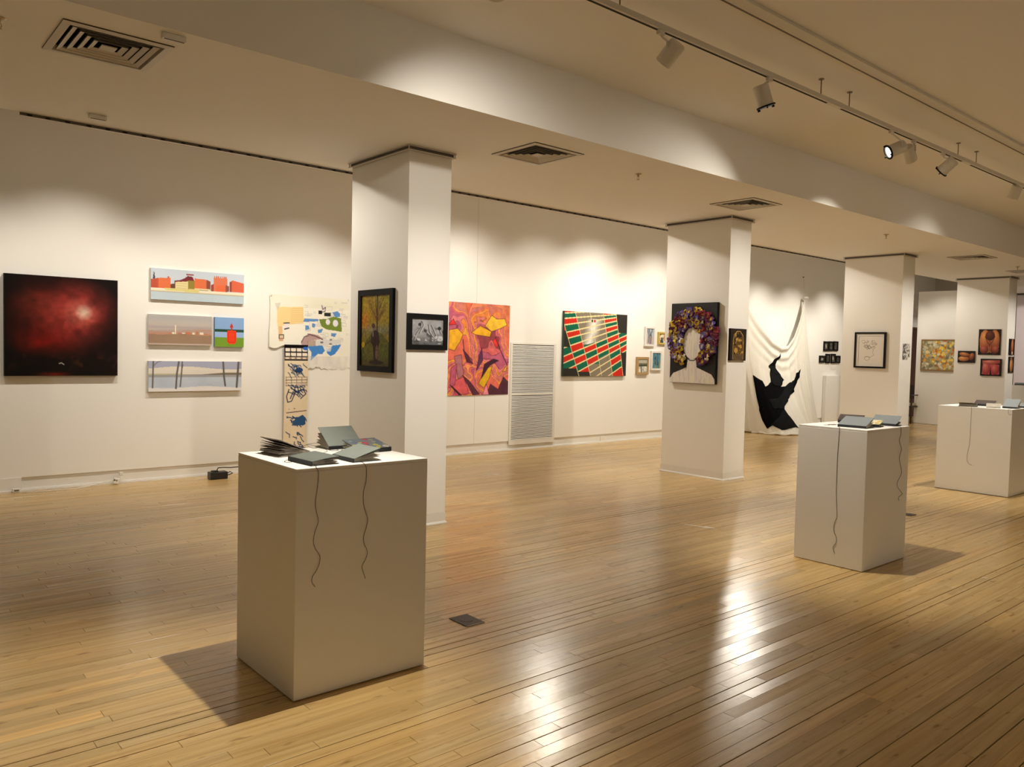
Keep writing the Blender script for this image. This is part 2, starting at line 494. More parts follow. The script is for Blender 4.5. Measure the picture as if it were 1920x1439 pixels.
# ------------------------------------------------------------------ ceiling fixtures
VTXT = ['square louvred air diffuser in the soffit at the upper left', 'square louvred air diffuser just right of the nearest column',
        'square louvred air diffuser above the flower-head column', 'flat-looking louvred diffuser over the third column',
        'farthest louvred diffuser near the right edge']
def ring_xy(mb, a, b_, za, zb):
    """sloped square band, half-size a at height za to half-size b_ at height zb"""
    p = [(-a, -a), (a, -a), (a, a), (-a, a)]; q = [(-b_, -b_), (b_, -b_), (b_, b_), (-b_, b_)]
    for i in range(4):
        j = (i + 1) % 4
        mb.quad((*p[i], za), (*p[j], za), (*q[j], zb), (*q[i], zb))
        mb.quad((*p[j], za + .002), (*p[i], za + .002), (*q[i], zb + .002), (*q[j], zb + .002))
    return mb
for (vx, vy), txt in zip(VENTS, VTXT):
    v = empty('air_diffuser', (vx, vy, ZS))
    tag(v, txt, 'air vent', 'square air diffusers in the soffit')
    mb = MB()
    ring_xy(mb, 0.292, 0.25, -0.008, -0.012); ring_xy(mb, 0.292, 0.292, -0.008, -0.0005); ring_xy(mb, 0.25, 0.24, -0.012, 0.02)
    mb.build('frame', M['vent'], v)
    for k in range(4):
        a = 0.230 - k * 0.046
        mb = ring_xy(MB(), a, a - 0.027, -0.010, 0.000)
        ring_xy(mb, a + .0015, a + .0015, -0.012, -0.004)
        mb.build('louver', M['vent'], v)
    MB().box(-0.042, 0.042, -0.042, 0.042, -0.012, -0.006).build('centre_plate', M['vent'], v)
    MB().box(-0.258, 0.258, -0.258, 0.258, 0.12, 0.125).box(-.258, -.25, -.258, .258, .021, .12).box(.25, .258, -.258, .258, .021, .12).box(-.25, .25, -.258, -.25, .021, .12).box(-.25, .25, .25, .258, .021, .12).build('duct', M['dark'], v)

STXT = ['sprinkler head at the upper left picture corner', 'brass sprinkler head between the first two columns', 'brass sprinkler head beyond the second column', 'brass sprinkler head near the last column']
for sx, t in zip((0.705, 6.003, 11.31, 16.61), STXT):
    s = empty('sprinkler', (sx, 5.21, ZS))
    tag(s, t, 'sprinkler', 'ceiling sprinkler heads')
    MB().lathe([(0.0, -0.010), (0.022, -0.010), (0.036, -0.004), (0.038, 0.0)], 20).build('escutcheon', M['brass'], s, smooth=True)
    MB().lathe([(0.0, -0.030), (0.010, -0.030), (0.011, -0.008)], 12).build('body', M['brass'], s, smooth=True)
    MB().tube([(-.010, 0, -.028), (-.014, 0, -.042), (-.004, 0, -.056)], .0025, 6).tube([(.010, 0, -.028), (.014, 0, -.042), (.004, 0, -.056)], .0025, 6).build('frame_arm', M['brass'], s)
    MB().lathe([(0.0, -0.060), (0.015, -0.059), (0.016, -0.056), (0.0, -0.055)], 14).build('deflector', M['brass'], s)

for sx, sy, t, w_ in ((1.492, 4.785, 'small beige sensor box beside the upper left diffuser', .128), (1.58, 6.875, 'small beige sensor box near the hanging rail', .128)):
    s = empty('ceiling_sensor', (sx, sy, ZS))
    tag(s, t, 'sensor', 'ceiling sensor boxes')
    MB().box(-w_ / 2, w_ / 2, -0.022, 0.022, -0.034, -0.001, 0.004).build('housing', M['plastic'], s)
    MB().box(-w_ / 2 + .01, w_ / 2 - .01, -0.018, -0.010, -0.037, -0.034).build('window_strip', M['raildark'], s)

# surface raceway on the upper ceiling
o = empty('ceiling_raceway', (0, 3.05, ZC))
tag(o, 'flat pale raceway strip running along the upper ceiling', 'raceway')
MB().box(X0 + .05, XE - .05, -0.092, 0.0, -0.024, -0.0005, 0.003).build('channel', M['lamp'], o)
MB().box(X0 + .05, XE - .05, 0.001, 0.018, -0.022, -0.0005).build('slot', M['raildark'], o)  # dark strip painted in for the shadow gap along the channel

# ------------------------------------------------------------------ light tracks
YT, ZT = 3.39, 3.70
def light_track(label, x0, x1, y, zt, rods, lamps, joints, ztop):
    t = empty('light_track', (0, y, zt))
    tag(t, label, 'light track')
    MB().box(x0, x1, -0.0175, 0.0175, -0.018, 0.018).build('rail', M['lamp'], t)
    MB().box(x0, x1, 0.000, 0.0180, -0.0195, -0.0175).build('slot', M['dark'], t)
    for j in joints:
        MB().box(j - 0.11, j + 0.11, -0.0192, 0.0192, -0.022, 0.019).build('coupler', M['lamp'], t)
    for rx in rods:
        MB().tube([(rx, 0, 0.018), (rx, 0, ztop - zt)], 0.0045, 8).build('hanger_rod', M['rod'], t)
        MB().lathe([(0.0, ztop - zt - 0.006), (0.022, ztop - zt - 0.006), (0.022, ztop - zt - 0.0003)], 14, Matrix.Translation((rx, 0, 0))).build('ceiling_flange', M['rod'], t)
    return t

CAN = [(0.0, -0.078), (0.050, -0.078), (0.056, -0.073), (0.058, -0.066), (0.058, 0.076), (0.053, 0.076), (0.053, 0.055)]
def cyl_prof(r0, r1, z0, z1): return [(r0, z0), (r1, z0), (r1, z1), (r0, z1), (r0, z0)]
can_mesh = MB().lathe(CAN, 28).mesh('lamp_can', M['lamp'])
for p in can_mesh.polygons: p.use_smooth = False
snoot_mesh = MB().lathe([(0.050, 0.074), (0.068, 0.074), (0.070, 0.079), (0.068, 0.085), (0.050, 0.085), (0.050, 0.074)], 28).mesh('snoot_ring', M['black'])
lens_mesh = MB().lathe([(0.0, 0.066), (0.025, 0.0645), (0.051, 0.060)], 24).mesh('lens', M['lens'])
clip_mesh = MB().box(-0.004, 0.004, 0.050, 0.070, 0.078, 0.100).mesh('clip', M['black'])
def track_lamp(label, group, xt, y, zt, head, aim, kind, share=1.0, size=46, blend=0.9, snoot=False, rad=0.03):
    e = empty('track_spotlight', (xt, y, zt - 0.018))
    tag(e, label, 'spotlight', group)
    head = Vector(head); aim = Vector(aim)
    org = Vector((xt, y, zt - 0.018))
    d = (aim - head).normalized()
    MB().box(-0.028, 0.028, -0.014, 0.014, -0.030, 0.0, 0.003).build('adapter', M['lamp'], e)
    h = head - org
    # the stem drops from the adapter beside the can
    side = Vector((-d.y, d.x, 0))
    if side.length < 1e-3: side = Vector((1, 0, 0))
    side.normalize()
    if side.dot(Vector((1, 0, 0))) < 0: side = -side
    piv = h - d * 0.02 + side * 0.062 * (1 if h.x <= 0 else -1)
    MB().tube([(0, 0, -0.028), (piv.x * .4, piv.y * .3, -0.045), (piv.x, piv.y, min(-0.05, piv.z + .045)), piv], 0.0075, 8).build('stem', M['lamp'], e)
    q = d.to_track_quat('Z', 'Y')
    can = link('lamp_can', can_mesh, e); can.location = h; can.rotation_mode = 'QUATERNION'; can.rotation_quaternion = q
    link('lens', lens_mesh, can)
    if snoot:
        link('snoot_ring', snoot_mesh, can)
        for a in (0, 2.1, 4.2): link('clip', clip_mesh, can, rot=(0, 0, a))
    if PW_SET[kind] > 0:
        ld = bpy.data.lights.new('beam_' + kind, 'SPOT')
        ld.energy = PW_SET[kind] * share; ld.color = LAMP_RGB
        ld.spot_size = math.radians(size); ld.spot_blend = blend
        ld.shadow_soft_size = rad
        lo = bpy.data.objects.new('spot_beam', ld)
        C.objects.link(lo)
        lo.parent = e
        lo.location = h + d * 0.105
        lo.rotation_mode = 'QUATERNION'
        lo.rotation_quaternion = (-d).to_track_quat('Z', 'Y')
    return e

light_track('pale light track hung on rods below the upper ceiling', X0 + .1, XE - .1, YT, ZT, (-1.2, 1.3, 3.69, 6.107, 6.577, 8.895, 9.386, 11.7, 12.2, 14.5, 17.3, 20.1),
            None, (6.33, 9.13, 11.95), ZC)
GA = 'spotlights on the hung track'
# watts of each set of lamps
PW_SET = dict(front=235, ped=280, ped1=350, cross=120, low=70, wall_a=114, wall_b=150, wall_c=170, side=145, back=140, behind=128, far=85, added_rake=112, ped3=155)
track_lamp('white spotlight on the track turned to the nearest column, leftmost in view', GA, 4.085, YT, ZT, (4.19, YT, 3.562), (4.02, YC, 1.30), 'front', .9, 58, 1.0)
track_lamp('white spotlight with a black rim pointing down at the middle pedestal', GA, 5.356, YT, ZT, (5.28, YT, 3.529), (6.15, 3.02, 1.06), 'ped', 1, 66, 0.8, True)
track_lamp('glaring white spotlight on the track facing left', GA, 7.375, YT, ZT, (7.49, YT, 3.535), (4.45, 6.1, 1.7), 'cross', 1, 70, 1.0, True)
track_lamp('white spotlight tucked behind the glaring one', GA, 7.85, YT, ZT, (7.80, YT + .02, 3.548), (10.75, 3.62, 0.75), 'ped3', 1, 62, 0.7)
track_lamp('white spotlight with a black rim tilted to the left, fifth along the track', GA, 8.525, YT, ZT, (8.653, YT, 3.574), (8.76, YC, 1.60), 'front', 1, 72, 1.0, True)
track_lamp('white spotlight near the right edge pointing straight down', GA, 10.61, YT, ZT, (10.6, YT, 3.585), (10.9, 4.4, 1.03), 'ped', 1, 90, 0.9)
for xt, aim, g, k_, lab in ((2.35, (0.65, 3.05, 0.2), 'ped1', 1, 'white spotlight on the track above the nearest pedestal, out of the picture'),
                    (2.75, (5.5, 7.4, 0.2), 'added_rake', .85, 'added unseen spotlight on the track raking the floor behind the nearest column'),  # lamp added to spill light on the soffit face and floor
                    (11.5, (11.2, 7.4, 0.2), 'added_rake', .35, 'added unseen spotlight on the track raking the floor behind the second column'),  # second lamp added for the same spill
                    (0.2, (-0.3, 3.9, 0.6), 'low', .6, 'added unseen spotlight on the track left of the picture'),  # extra lamp added to lift the floor at the left
                    (13.4, (13.65, YC, 1.65), 'front', 1, 'white spotlight on the track before the third column'),
                    (18.2, (18.55, YC, 1.65), 'front', 1, 'white spotlight on the track before the fourth column'),
                    (15.2, (15.4, 3.6, 0.9), 'low', 2, 'white spotlight on the track far to the right'),
                    (21.4, (23.2, 6.4, 1.8), 'far', 7, 'added unseen spotlight on the track brightening the lavender pier')):  # lamp added only to brighten the pier
    track_lamp(lab, GA, xt, YT, ZT, (xt - .03, YT, 3.56), aim, g, k_, {'ped1': 72, 'front': 54, 'added_rake': 96}.get(g, 76), {'ped1': 0.8}.get(g, 1.0))

# second track, tucked above the soffit beside the wall
YT2, ZT2 = 8.02, 3.83
light_track('pale light track hidden above the soffit beside the long wall', X0 + .1, XE - .1, YT2, ZT2, (-2, 1, 4, 7, 10, 13, 16, 19, 22), None, (2.5, 5.5, 8.5, 11.5, 14.5), ZL)
GB = 'spotlights above the soffit washing the long wall'
LB = 'white track spotlight above the soffit washing the long wall'
for x_, ax_, z_, g, k_ in ((-0.6, -0.6, 1.6, 'wall_a', .6), (0.9, 0.7, 1.6, 'wall_a', .5), (2.05, 1.95, 1.65, 'wall_a', 1), (3.35, 3.3, 1.7, 'wall_a', 1.05), (4.55, 4.6, 1.65, 'wall_a', 1), (5.9, 5.8, 1.6, 'wall_a', .6),
                   (6.8, 7.2, 1.5, 'wall_b', .9), (8.6, 8.8, 1.5, 'wall_b', .55), (9.9, 10.0, 1.65, 'wall_b', 1.05), (11.5, 11.65, 1.6, 'wall_b', 1),
                   (13.2, 13.3, 1.6, 'wall_c', .6), (14.9, 15.1, 1.6, 'wall_c', 1.1), (16.35, 16.4, 1.5, 'wall_c', 1.0), (17.85, 18.0, 1.6, 'wall_c', .9), (19.9, 20.0, 1.6, 'wall_c', .3)):
    track_lamp(LB, GB, x_, YT2, ZT2, (x_, YT2, 3.64), (ax_, YW, z_ - (-0.2 if g == 'wall_b' else 0.25)), g, k_, 100 if g == 'wall_b' else 88, 1.0)
GC = 'spotlights above the soffit lighting the column sides'
LC = 'white track spotlight above the soffit turned to the side of a column'
for k, X in enumerate(XCOL):
    xa, xb = X - 1.35, X + CW + 3.41
    track_lamp(LC, GC, xa, YT2, ZT2, (xa, YT2, 3.68), (X, 6.35, 1.25), 'side', (1.1, 1.05, .8, .9)[k], 84, 0.8)
    track_lamp(LC, GC, xb, YT2, ZT2, (xb, YT2, 3.63), (X + CW, 6.40, 1.3), 'back', 1, 60, 0.8)
track_lamp(LC, GC, 10.42, YT2, ZT2, (10.42, YT2, 3.63), (XCOL[1] + CW, 6.40, 1.2), 'back', .6, 70, 0.8)
track_lamp('white track spotlight above the soffit turned to the partition', GC, 18.85, YT2, ZT2, (18.85, YT2 - .03, 3.63), (20.57, 7.9, 1.9), 'far', 1, 66, 0.9)
# added third track behind the viewer, unseen: bounce fill off the opposite wall
light_track('added unseen light track behind the viewer for fill', X0 + .1, XE - .1, -1.2, ZT, (-2, 2, 6, 10, 14, 18), None, (0, 4, 8), ZC)
for x_, k_ in ((-2.0, .4), (1.0, .45), (4.0, .8), (7.0, 2.2), (10.0, 2.0), (14.0, 1.3), (18.0, 1.1)):
    track_lamp('added unseen fill spotlight behind the viewer washing the opposite wall', 'added fill spotlights behind the viewer', x_, -1.2, ZT, (x_, -1.2, 3.56), (x_, Y0, 1.6), 'behind', k_, 75, 1.0)

# ------------------------------------------------------------------ painted pictures: pigment laid on a fine mesh
def vnoise(u, v, fx, fy, seed, octv=3):
    r = np.random.default_rng(seed)
    out = np.zeros_like(u); amp = 1.0; tot = 0
    for k in range(octv):
        nx, ny_ = int(math.ceil(fx)) + 2, int(math.ceil(fy)) + 2
        g = r.random((ny_ + 1, nx + 1))
        X = np.clip(u, 0, 1) * fx; Y = np.clip(v, 0, 1) * fy
        i = np.floor(X).astype(int); j = np.floor(Y).astype(int)
        a = X - i; b = Y - j
        a = a * a * (3 - 2 * a); b = b * b * (3 - 2 * b)
        out += amp * ((g[j, i] * (1 - a) + g[j, i + 1] * a) * (1 - b) + (g[j + 1, i] * (1 - a) + g[j + 1, i + 1] * a) * b)
        tot += amp; amp *= 0.5; fx *= 2; fy *= 2
    return out / tot

class Art:
    """u runs right, v runs down, both 0..1"""
    def __init__(s, w, h, ppm, base):
        s.W = max(8, int(w * ppm)); s.H = max(8, int(h * ppm)); s.asp = w / h
        s.u, s.v = np.meshgrid(np.linspace(0, 1, s.W), np.linspace(0, 1, s.H))
        s.c = np.ones((s.H, s.W, 3)) * np.array(base, float)
    def put(s, m, col):
        m = np.clip(m, 0, 1)[..., None]
        col = np.asarray(col, float)
        s.c = s.c * (1 - m) + col * m
        return s
    def n(s, fx, fy, seed, o=3): return vnoise(s.u, s.v, fx, fy, seed, o)
    def pmask(s, pts, du=0, dv=0):
        x, y = s.u + du, s.v + dv
        m = np.zeros(x.shape, bool)
        for k in range(len(pts)):
            (x1, y1), (x2, y2) = pts[k], pts[(k + 1) % len(pts)]
            if y1 == y2: continue
            m ^= ((y1 > y) != (y2 > y)) & (x < (x2 - x1) * (y - y1) / (y2 - y1) + x1)
        return m.astype(float)
    def poly(s, pts, col, a=1.0, du=0, dv=0): return s.put(s.pmask(pts, du, dv) * a, col)
    def rect(s, u0, v0, u1, v1, col, a=1.0): return s.put(((s.u >= u0) & (s.u <= u1) & (s.v >= v0) & (s.v <= v1)) * a, col)
    def ell(s, cu, cv, ru, rv, col, soft=0.05, a=1.0, rot=0.0):
        x = (s.u - cu) * s.asp; y = s.v - cv
        c_, s_ = math.cos(rot), math.sin(rot)
        x, y = x * c_ + y * s_, -x * s_ + y * c_
        d = np.sqrt((x / (ru * s.asp)) ** 2 + (y / rv) ** 2)
        return s.put(np.clip((1 - d) / soft + 0.5, 0, 1) * a, col)
    def dist(s, pts):
        D = np.full(s.u.shape, 9.0)
        x = s.u * s.asp; y = s.v
        for k in range(len(pts) - 1):
            (ax, ay), (bx, by) = pts[k], pts[k + 1]
            ax *= s.asp; bx *= s.asp
            dx, dy = bx - ax, by - ay
            t = np.clip(((x - ax) * dx + (y - ay) * dy) / (dx * dx + dy * dy + 1e-12), 0, 1)
            D = np.minimum(D, np.hypot(x - ax - t * dx, y - ay - t * dy))
        return D
    def line(s, pts, wid, col, a=1.0):
        """wid as a fraction of the height"""
        return s.put(np.clip((wid / 2 - s.dist(pts)) * s.H + 0.5, 0, 1) * a, col)
    def jitter(s, amt, fx, fy, seed): s.c = s.c * (1 + amt * (s.n(fx, fy, seed)[..., None] - 0.5) * 2); return s

def lin(c):
    c = np.clip(c, 0, 255) / 255.0
    return np.where(c <= 0.04045, c / 12.92, ((c + 0.055) / 1.055) ** 2.4)

def face_mesh(name, art, w, h, m, y=0.0, keep=None, wave=None):
    W, H = art.W, art.H
    X = (art.u - 0.5) * w; Z = (0.5 - art.v) * h
    Y = np.full_like(X, y) + (wave(art.u, art.v) if wave else 0)
    co = np.stack([X, Y, Z], -1).reshape(-1, 3)
    idx = np.arange(W * H).reshape(H, W)
    f = np.stack([idx[:-1, :-1], idx[1:, :-1], idx[1:, 1:], idx[:-1, 1:]], -1)
    if keep is not None:
        k = keep(art.u, art.v)
        f = f[k[:-1, :-1] & k[1:, :-1] & k[1:, 1:] & k[:-1, 1:]]
    f = f.reshape(-1, 4)
    me = bpy.data.meshes.new(name)
    me.vertices.add(len(co)); me.vertices.foreach_set('co', co.ravel())
    me.loops.add(f.size); me.loops.foreach_set('vertex_index', f.ravel().astype(np.int32))
    me.polygons.add(len(f)); me.polygons.foreach_set('loop_start', np.arange(0, f.size, 4, dtype=np.int32))
    me.update(calc_edges=True)
    me.polygons.foreach_set('use_smooth', [True] * len(f))
    me.materials.append(m)
    put_colors(me, np.concatenate([lin(art.c), np.ones((H, W, 1))], -1).reshape(-1, 4))
    me.validate()
    return me

def hang(name, label, cat, at, face, w, h, art, depth=0.04, edge=None, frame=None, bar=0.03, mat_w=0.0, group=None, m='paint', gap=0.0, sunk=0.012):
    """a picture on a wall: 'at' is the middle of its back; face 'wall' looks to -y, 'side' looks to -x.
    a bare canvas (edge = material of its sides) or a frame of bar width 'bar'"""
    x, y, z = at
    e = empty(name, at, 0.0 if face == 'wall' else -math.pi / 2)
    tag(e, label, cat, group)
    yb, yf = -gap - 0.001, -gap - depth
    if frame is None:
        MB().box(-w / 2, w / 2, yf, yb, -h / 2, h / 2).build('stretched_canvas', edge or M['canvas'], e)
        link('painted_face', face_mesh('painted_face', art, w, h, M[m], yf - 0.0012), e)
    else:
        MB().ring(w, h, bar, yf, yb).build('frame', frame, e)
        MB().box(-w / 2 + bar, w / 2 - bar, yb - 0.006, yb, -h / 2 + bar, h / 2 - bar).build('backing', M['mount'], e)
        ys = yf + sunk
        if mat_w > 0:
            MB().ring(w - 2 * bar, h - 2 * bar, mat_w, ys - 0.002, ys).build('mat_board', M['mount'], e)
        iw, ih = w - 2 * bar - 2 * mat_w, h - 2 * bar - 2 * mat_w
        link('picture', face_mesh('picture', art, iw, ih, M[m], min(ys + (0.004 if mat_w else 0), yb - 0.008)), e)
    return e

# --- red nebula
w, h = 1.067, 1.048
A = Art(w, h, 190, (14, 6, 6))
n1 = A.n(5, 5, 1); n2 = A.n(12, 10, 2); n3 = A.n(3, 3, 3)
du, dv = (A.u - 0.66), (A.v - 0.36)
ang = np.arctan2(dv, du); rad = np.hypot(du * 1.0, dv * 1.15)
sw = vnoise((ang / 6.3 + 0.5 + rad * 0.5) % 1, np.clip(rad, 0, 1), 9, 5, 9)
A.put(np.clip(1.15 - np.hypot((A.u - .5) / .52, (A.v - .42) / .46), 0, 1) * (0.5 + 0.9 * n1), (120, 30, 22))
A.put(np.clip(1.0 - np.hypot((A.u - .30) / .28, (A.v - .30) / .22), 0, 1) * (0.3 + n2), (150, 55, 38))
A.put(np.clip(1.1 - np.hypot((A.u - .33) / .30, (A.v - .66) / .16), 0, 1) * (0.4 + n2 * .8), (150, 22, 14))
A.put(np.clip(1.0 - rad / .42, 0, 1) * (0.4 + 1.0 * sw), (200, 72, 66))
A.put(np.clip(1.0 - rad / .20, 0, 1) * (0.4 + 0.9 * sw), (214, 120, 104))
A.put(np.clip(1.05 - np.hypot((A.u - .685) / .085, (A.v - .35) / .085), 0, 1) * 1.1, (246, 214, 190))
A.put(np.clip((A.v - .62 - .12 * n3 - .12 * np.abs(A.u - .35)) * 6, 0, 1) * .85 * (A.u > -1), (13, 6, 5))
A.put(np.clip((A.u - .78 + .3 * (n3 - .5) - .25 * (.5 - A.v)) * 4, 0, 1) * .7, (26, 8, 7))
A.put(np.clip((n2 - .58) * 6, 0, 1) * np.exp(-((A.v - .86) / .07) ** 2) * .55, (120, 62, 30))
A.put(np.clip(1 - np.hypot((A.u - .42) / .2, (A.v - .985) / .035), 0, 1) * .8, (150, 35, 18))
A.line([(.465, .875), (.485, .868), (.505, .885)], .010, (205, 200, 190))
A.jitter(.22, 16, 16, 4)
A.c *= .84
hang('painting', 'large square canvas of a glowing red nebula on black', 'painting', (1.860, YW, 1.737), 'wall', w, h, A, .055, M['black'], m='gloss')

# --- brick town across the water
w, h = 1.076, 0.354
A = Art(w, h, 190, (196, 208, 222))
A.put(A.v * 1.0, (206, 214, 222))
A.poly([(.0, .36), (.055, .33), (.055, .66), (0, .66)], (186, 78, 58))
A.poly([(.018, .34), (.031, .08), (.044, .34)], (70, 58, 70))
A.poly([(.055, .31), (.2, .28), (.2, .66), (.055, .66)], (222, 112, 66)); A.rect(.055, .31, .075, .66, (196, 84, 56)); A.rect(.17, .24, .185, .30, (196, 84, 56))
A.poly([(.2, .48), (.26, .44), (.26, .62), (.2, .62)], (104, 62, 44))
A.poly([(.24, .36), (.30, .33), (.34, .27), (.38, .18), (.43, .20), (.45, .34), (.24, .46)], (116, 28, 40))
A.rect(.36, .12, .44, .16, (150, 60, 66))
A.poly([(.25, .40), (.38, .36), (.38, .64), (.25, .64)], (226, 212, 158))
for k in range(5): A.rect(.26, .43 + .04 * k, .37, .44 + .04 * k, (196, 178, 120))
A.poly([(.38, .33), (.45, .33), (.45, .62), (.38, .66)], (146, 128, 48))
A.poly([(.45, .24), (.58, .26), (.58, .60), (.45, .58)], (222, 112, 66)); A.poly([(.58, .26), (.625, .31), (.625, .60), (.58, .60)], (142, 74, 52))
A.rect(.45, .57, .62, .66, (230, 214, 170)); A.rect(.48, .62, .60, .65, (96, 84, 60))
A.poly([(.63, .42), (.66, .38), (.66, .66), (.63, .66)], (150, 66, 50))
A.poly([(.66, .17), (.81, .17), (.81, .66), (.66, .64)], (218, 118, 84))
for k in range(7): A.rect(.662 + .021 * k, .12, .674 + .021 * k, .18, (206, 100, 66))
A.poly([(.68, .50), (.69, .42), (.79, .40), (.79, .65), (.68, .65)], (226, 106, 62)); A.poly([(.79, .40), (.83, .42), (.83, .60), (.79, .64)], (140, 78, 66))
A.poly([(.835, .28), (.87, .22), (1, .30), (1, .62), (.835, .62)], (214, 98, 66)); A.poly([(.835, .28), (.86, .24), (.86, .62), (.835, .62)], (150, 66, 52))
A.rect(0, .63, 1, .70, (236, 226, 206)); A.poly([(.14, .62), (.5, .6), (.5, .71), (.14, .68)], (214, 206, 130)); A.rect(.30, .61, .48, .66, (220, 196, 140), .7)
A.rect(0, .70, 1, .735, (206, 196, 160)); A.rect(0, .735, 1, .75, (150, 140, 120), .6)
A.rect(0, .75, 1, 1, (186, 204, 216)); A.put((A.v > .75) * A.n(14, 6, 11) * .3, (206, 218, 226))
hang('painting', 'wide canvas of orange brick buildings across pale water', 'painting', (3.283, YW, 2.258), 'wall', w, h, A, .035, M['canvas'])

# --- hazy city with an obelisk
w, h = 0.713, 0.347
A = Art(w, h, 190, (186, 182, 180))
A.put(np.clip((A.v - .1) * 2, 0, 1) * A.n(5, 4, 21), (206, 186, 164))
A.put(np.exp(-((A.v - .42) / .06) ** 2) * .8, (172, 158, 160)); A.put(np.exp(-((A.v - .1) / .1) ** 2) * .5, (172, 172, 176))
A.put((A.v > .50 + .04 * np.sin(A.u * 5 + .5)) * 1.0, (190, 142, 118))
A.put((A.v > .46 + .10 * np.abs(A.u - .55)) * (A.v < .58) * .7, (172, 156, 150))
A.rect(.405, .33, .425, .64, (242, 232, 208))
for k, (a, b_, t) in enumerate(((.30, .34, .60), (.36, .40, .57), (.46, .50, .58), (.52, .56, .59), (.58, .66, .55), (.68, .72, .57), (.74, .78, .53), (.80, .86, .56), (.88, .93, .60))):
    A.rect(a, t, b_, .64, (236, 222, 200) if k % 2 else (196, 120, 90))
A.put((A.v > .64 + .02 * np.sin(A.u * 9)) * 1.0, (150, 122, 100)); A.put((A.v > .64) * A.n(9, 5, 22) * .5, (168, 142, 118))
A.rect(0, .95, 1, 1, (190, 170, 160))
hang('painting', 'hazy brown canvas of a distant white obelisk', 'painting', (3.076, YW, 1.738), 'wall', w, h, A, .04, M['canvas'])

# --- red buoy
w, h = 0.353, 0.353
A = Art(w, h, 220, (136, 172, 220))
A.rect(0, .40, 1, .50, (26, 72, 50)); A.rect(0, .50, 1, .68, (152, 186, 232)); A.rect(0, .68, 1, 1, (112, 152, 38))
A.put((A.v > .68) * A.n(6, 6, 31) * .4, (134, 172, 60))
A.poly([(.57, .18), (.64, .34), (.60, .34), (.60, .44), (.54, .44), (.54, .34), (.50, .34)], (206, 42, 28))
A.poly([(.44, .44), (.72, .44), (.74, .50), (.74, .82), (.68, .90), (.48, .90), (.42, .82), (.42, .50)], (236, 62, 18))
A.line([(.46, .50), (.70, .50), (.70, .84), (.46, .84), (.46, .50)], .02, (210, 44, 16))
hang('painting', 'small canvas of a red buoy over blue and green bands', 'painting', (3.645, YW, 1.732), 'wall', w, h, A, .04, mat('blue_edge', srgb(110, 140, 180), .8))

# --- bare trees by a frozen lake
w, h = 1.074, 0.35
A = Art(w, h, 190, (170, 174, 198))
A.put((A.v > .22 - .05 * np.sin(A.u * 6 - .5)) * 1.0, (228, 220, 208))
A.put((A.v > .30) * A.n(8, 5, 41) * .3, (208, 204, 204))
A.put(np.clip((A.v - (.43 - .06 * (A.u > .56) * np.clip((A.u - .56) * 4, 0, 1))) * 40, 0, 1) * (A.v < .47), (120, 108, 88))
A.put((A.v > .40) * (A.v < .455) * (A.u < .35) * .8, (190, 186, 150))
A.rect(0, .45, 1, .53, (158, 158, 162))
A.rect(0, .53, 1, 1, (196, 206, 220)); A.put((A.v > .53) * (A.v < .87) * A.n(7, 5, 42) * .7, (172, 182, 200))
A.put((A.v > .87 + .03 * np.sin(A.u * 8)) * 1.0, (230, 226, 226))
for p, wd in (([(.047, 0), (.04, .87)], .045), ([(.31, 0), (.29, .4), (.28, .90)], .055), ([(.345, 0), (.34, .3), (.325, .84)], .04), ([(.35, .12), (.335, .4)], .03), ([(.79, 0), (.80, .5), (.815, .83)], .06), ([(.965, 0), (.955, .45), (.945, .88)], .07), ([(.05, .16), (.09, .03), (.13, 0)], .02)):
    A.line(p, wd, (96, 92, 92))
hang('painting', 'wide canvas of bare grey tree trunks by a frozen lake', 'painting', (3.258, YW, 1.203), 'wall', w, h, A, .045, M['canvas'])

# --- pinned paper collage and hanging scroll
w, h = 1.30, 0.99
A = Art(w, h, 170, (244, 241, 230))
A.put(A.n(6, 6, 51) * .35, (228, 226, 206)); A.put((A.v < .16) * A.n(4, 8, 52) * .6, (226, 224, 196))
K = 718.0 / (1.30 / 1.115)
def cu(x): return (x - 122) / (718.0 * 1.30 / 1.10)
def cv(x, y): return (y - 243 - (x - 122) * .08) / 712.0
def P(*q): return [(cu(a), cv(a, b)) for a, b in q]
A.poly(P((190, 365), (300, 370), (420, 370), (425, 520), (300, 530), (230, 540), (240, 600), (205, 620), (190, 500)), (240, 208, 140), .85)
A.poly(P((200, 540), (235, 545), (235, 680), (205, 680)), (224, 178, 130), .7)
for k in range(9): A.line(P((310, 385 + 17 * k), (420, 388 + 17 * k)), .005, (214, 178, 110), .8)
A.poly(P((170, 330), (215, 330), (215, 350), (190, 400)), (200, 196, 180), .6)
A.poly(P((248, 512), (296, 512), (290, 560), (255, 575)), (238, 226, 226)); A.line(P((248, 515), (296, 515)), .012, (30, 24, 30)); A.line(P((255, 570), (292, 562)), .014, (30, 24, 30))
A.line(P((207, 620), (245, 620), (245, 655), (207, 655), (207, 620)), .010, (40, 36, 34)); A.rect(cu(207), cv(220, 655), cu(245), cv(220, 675), (208, 160, 130), .8)
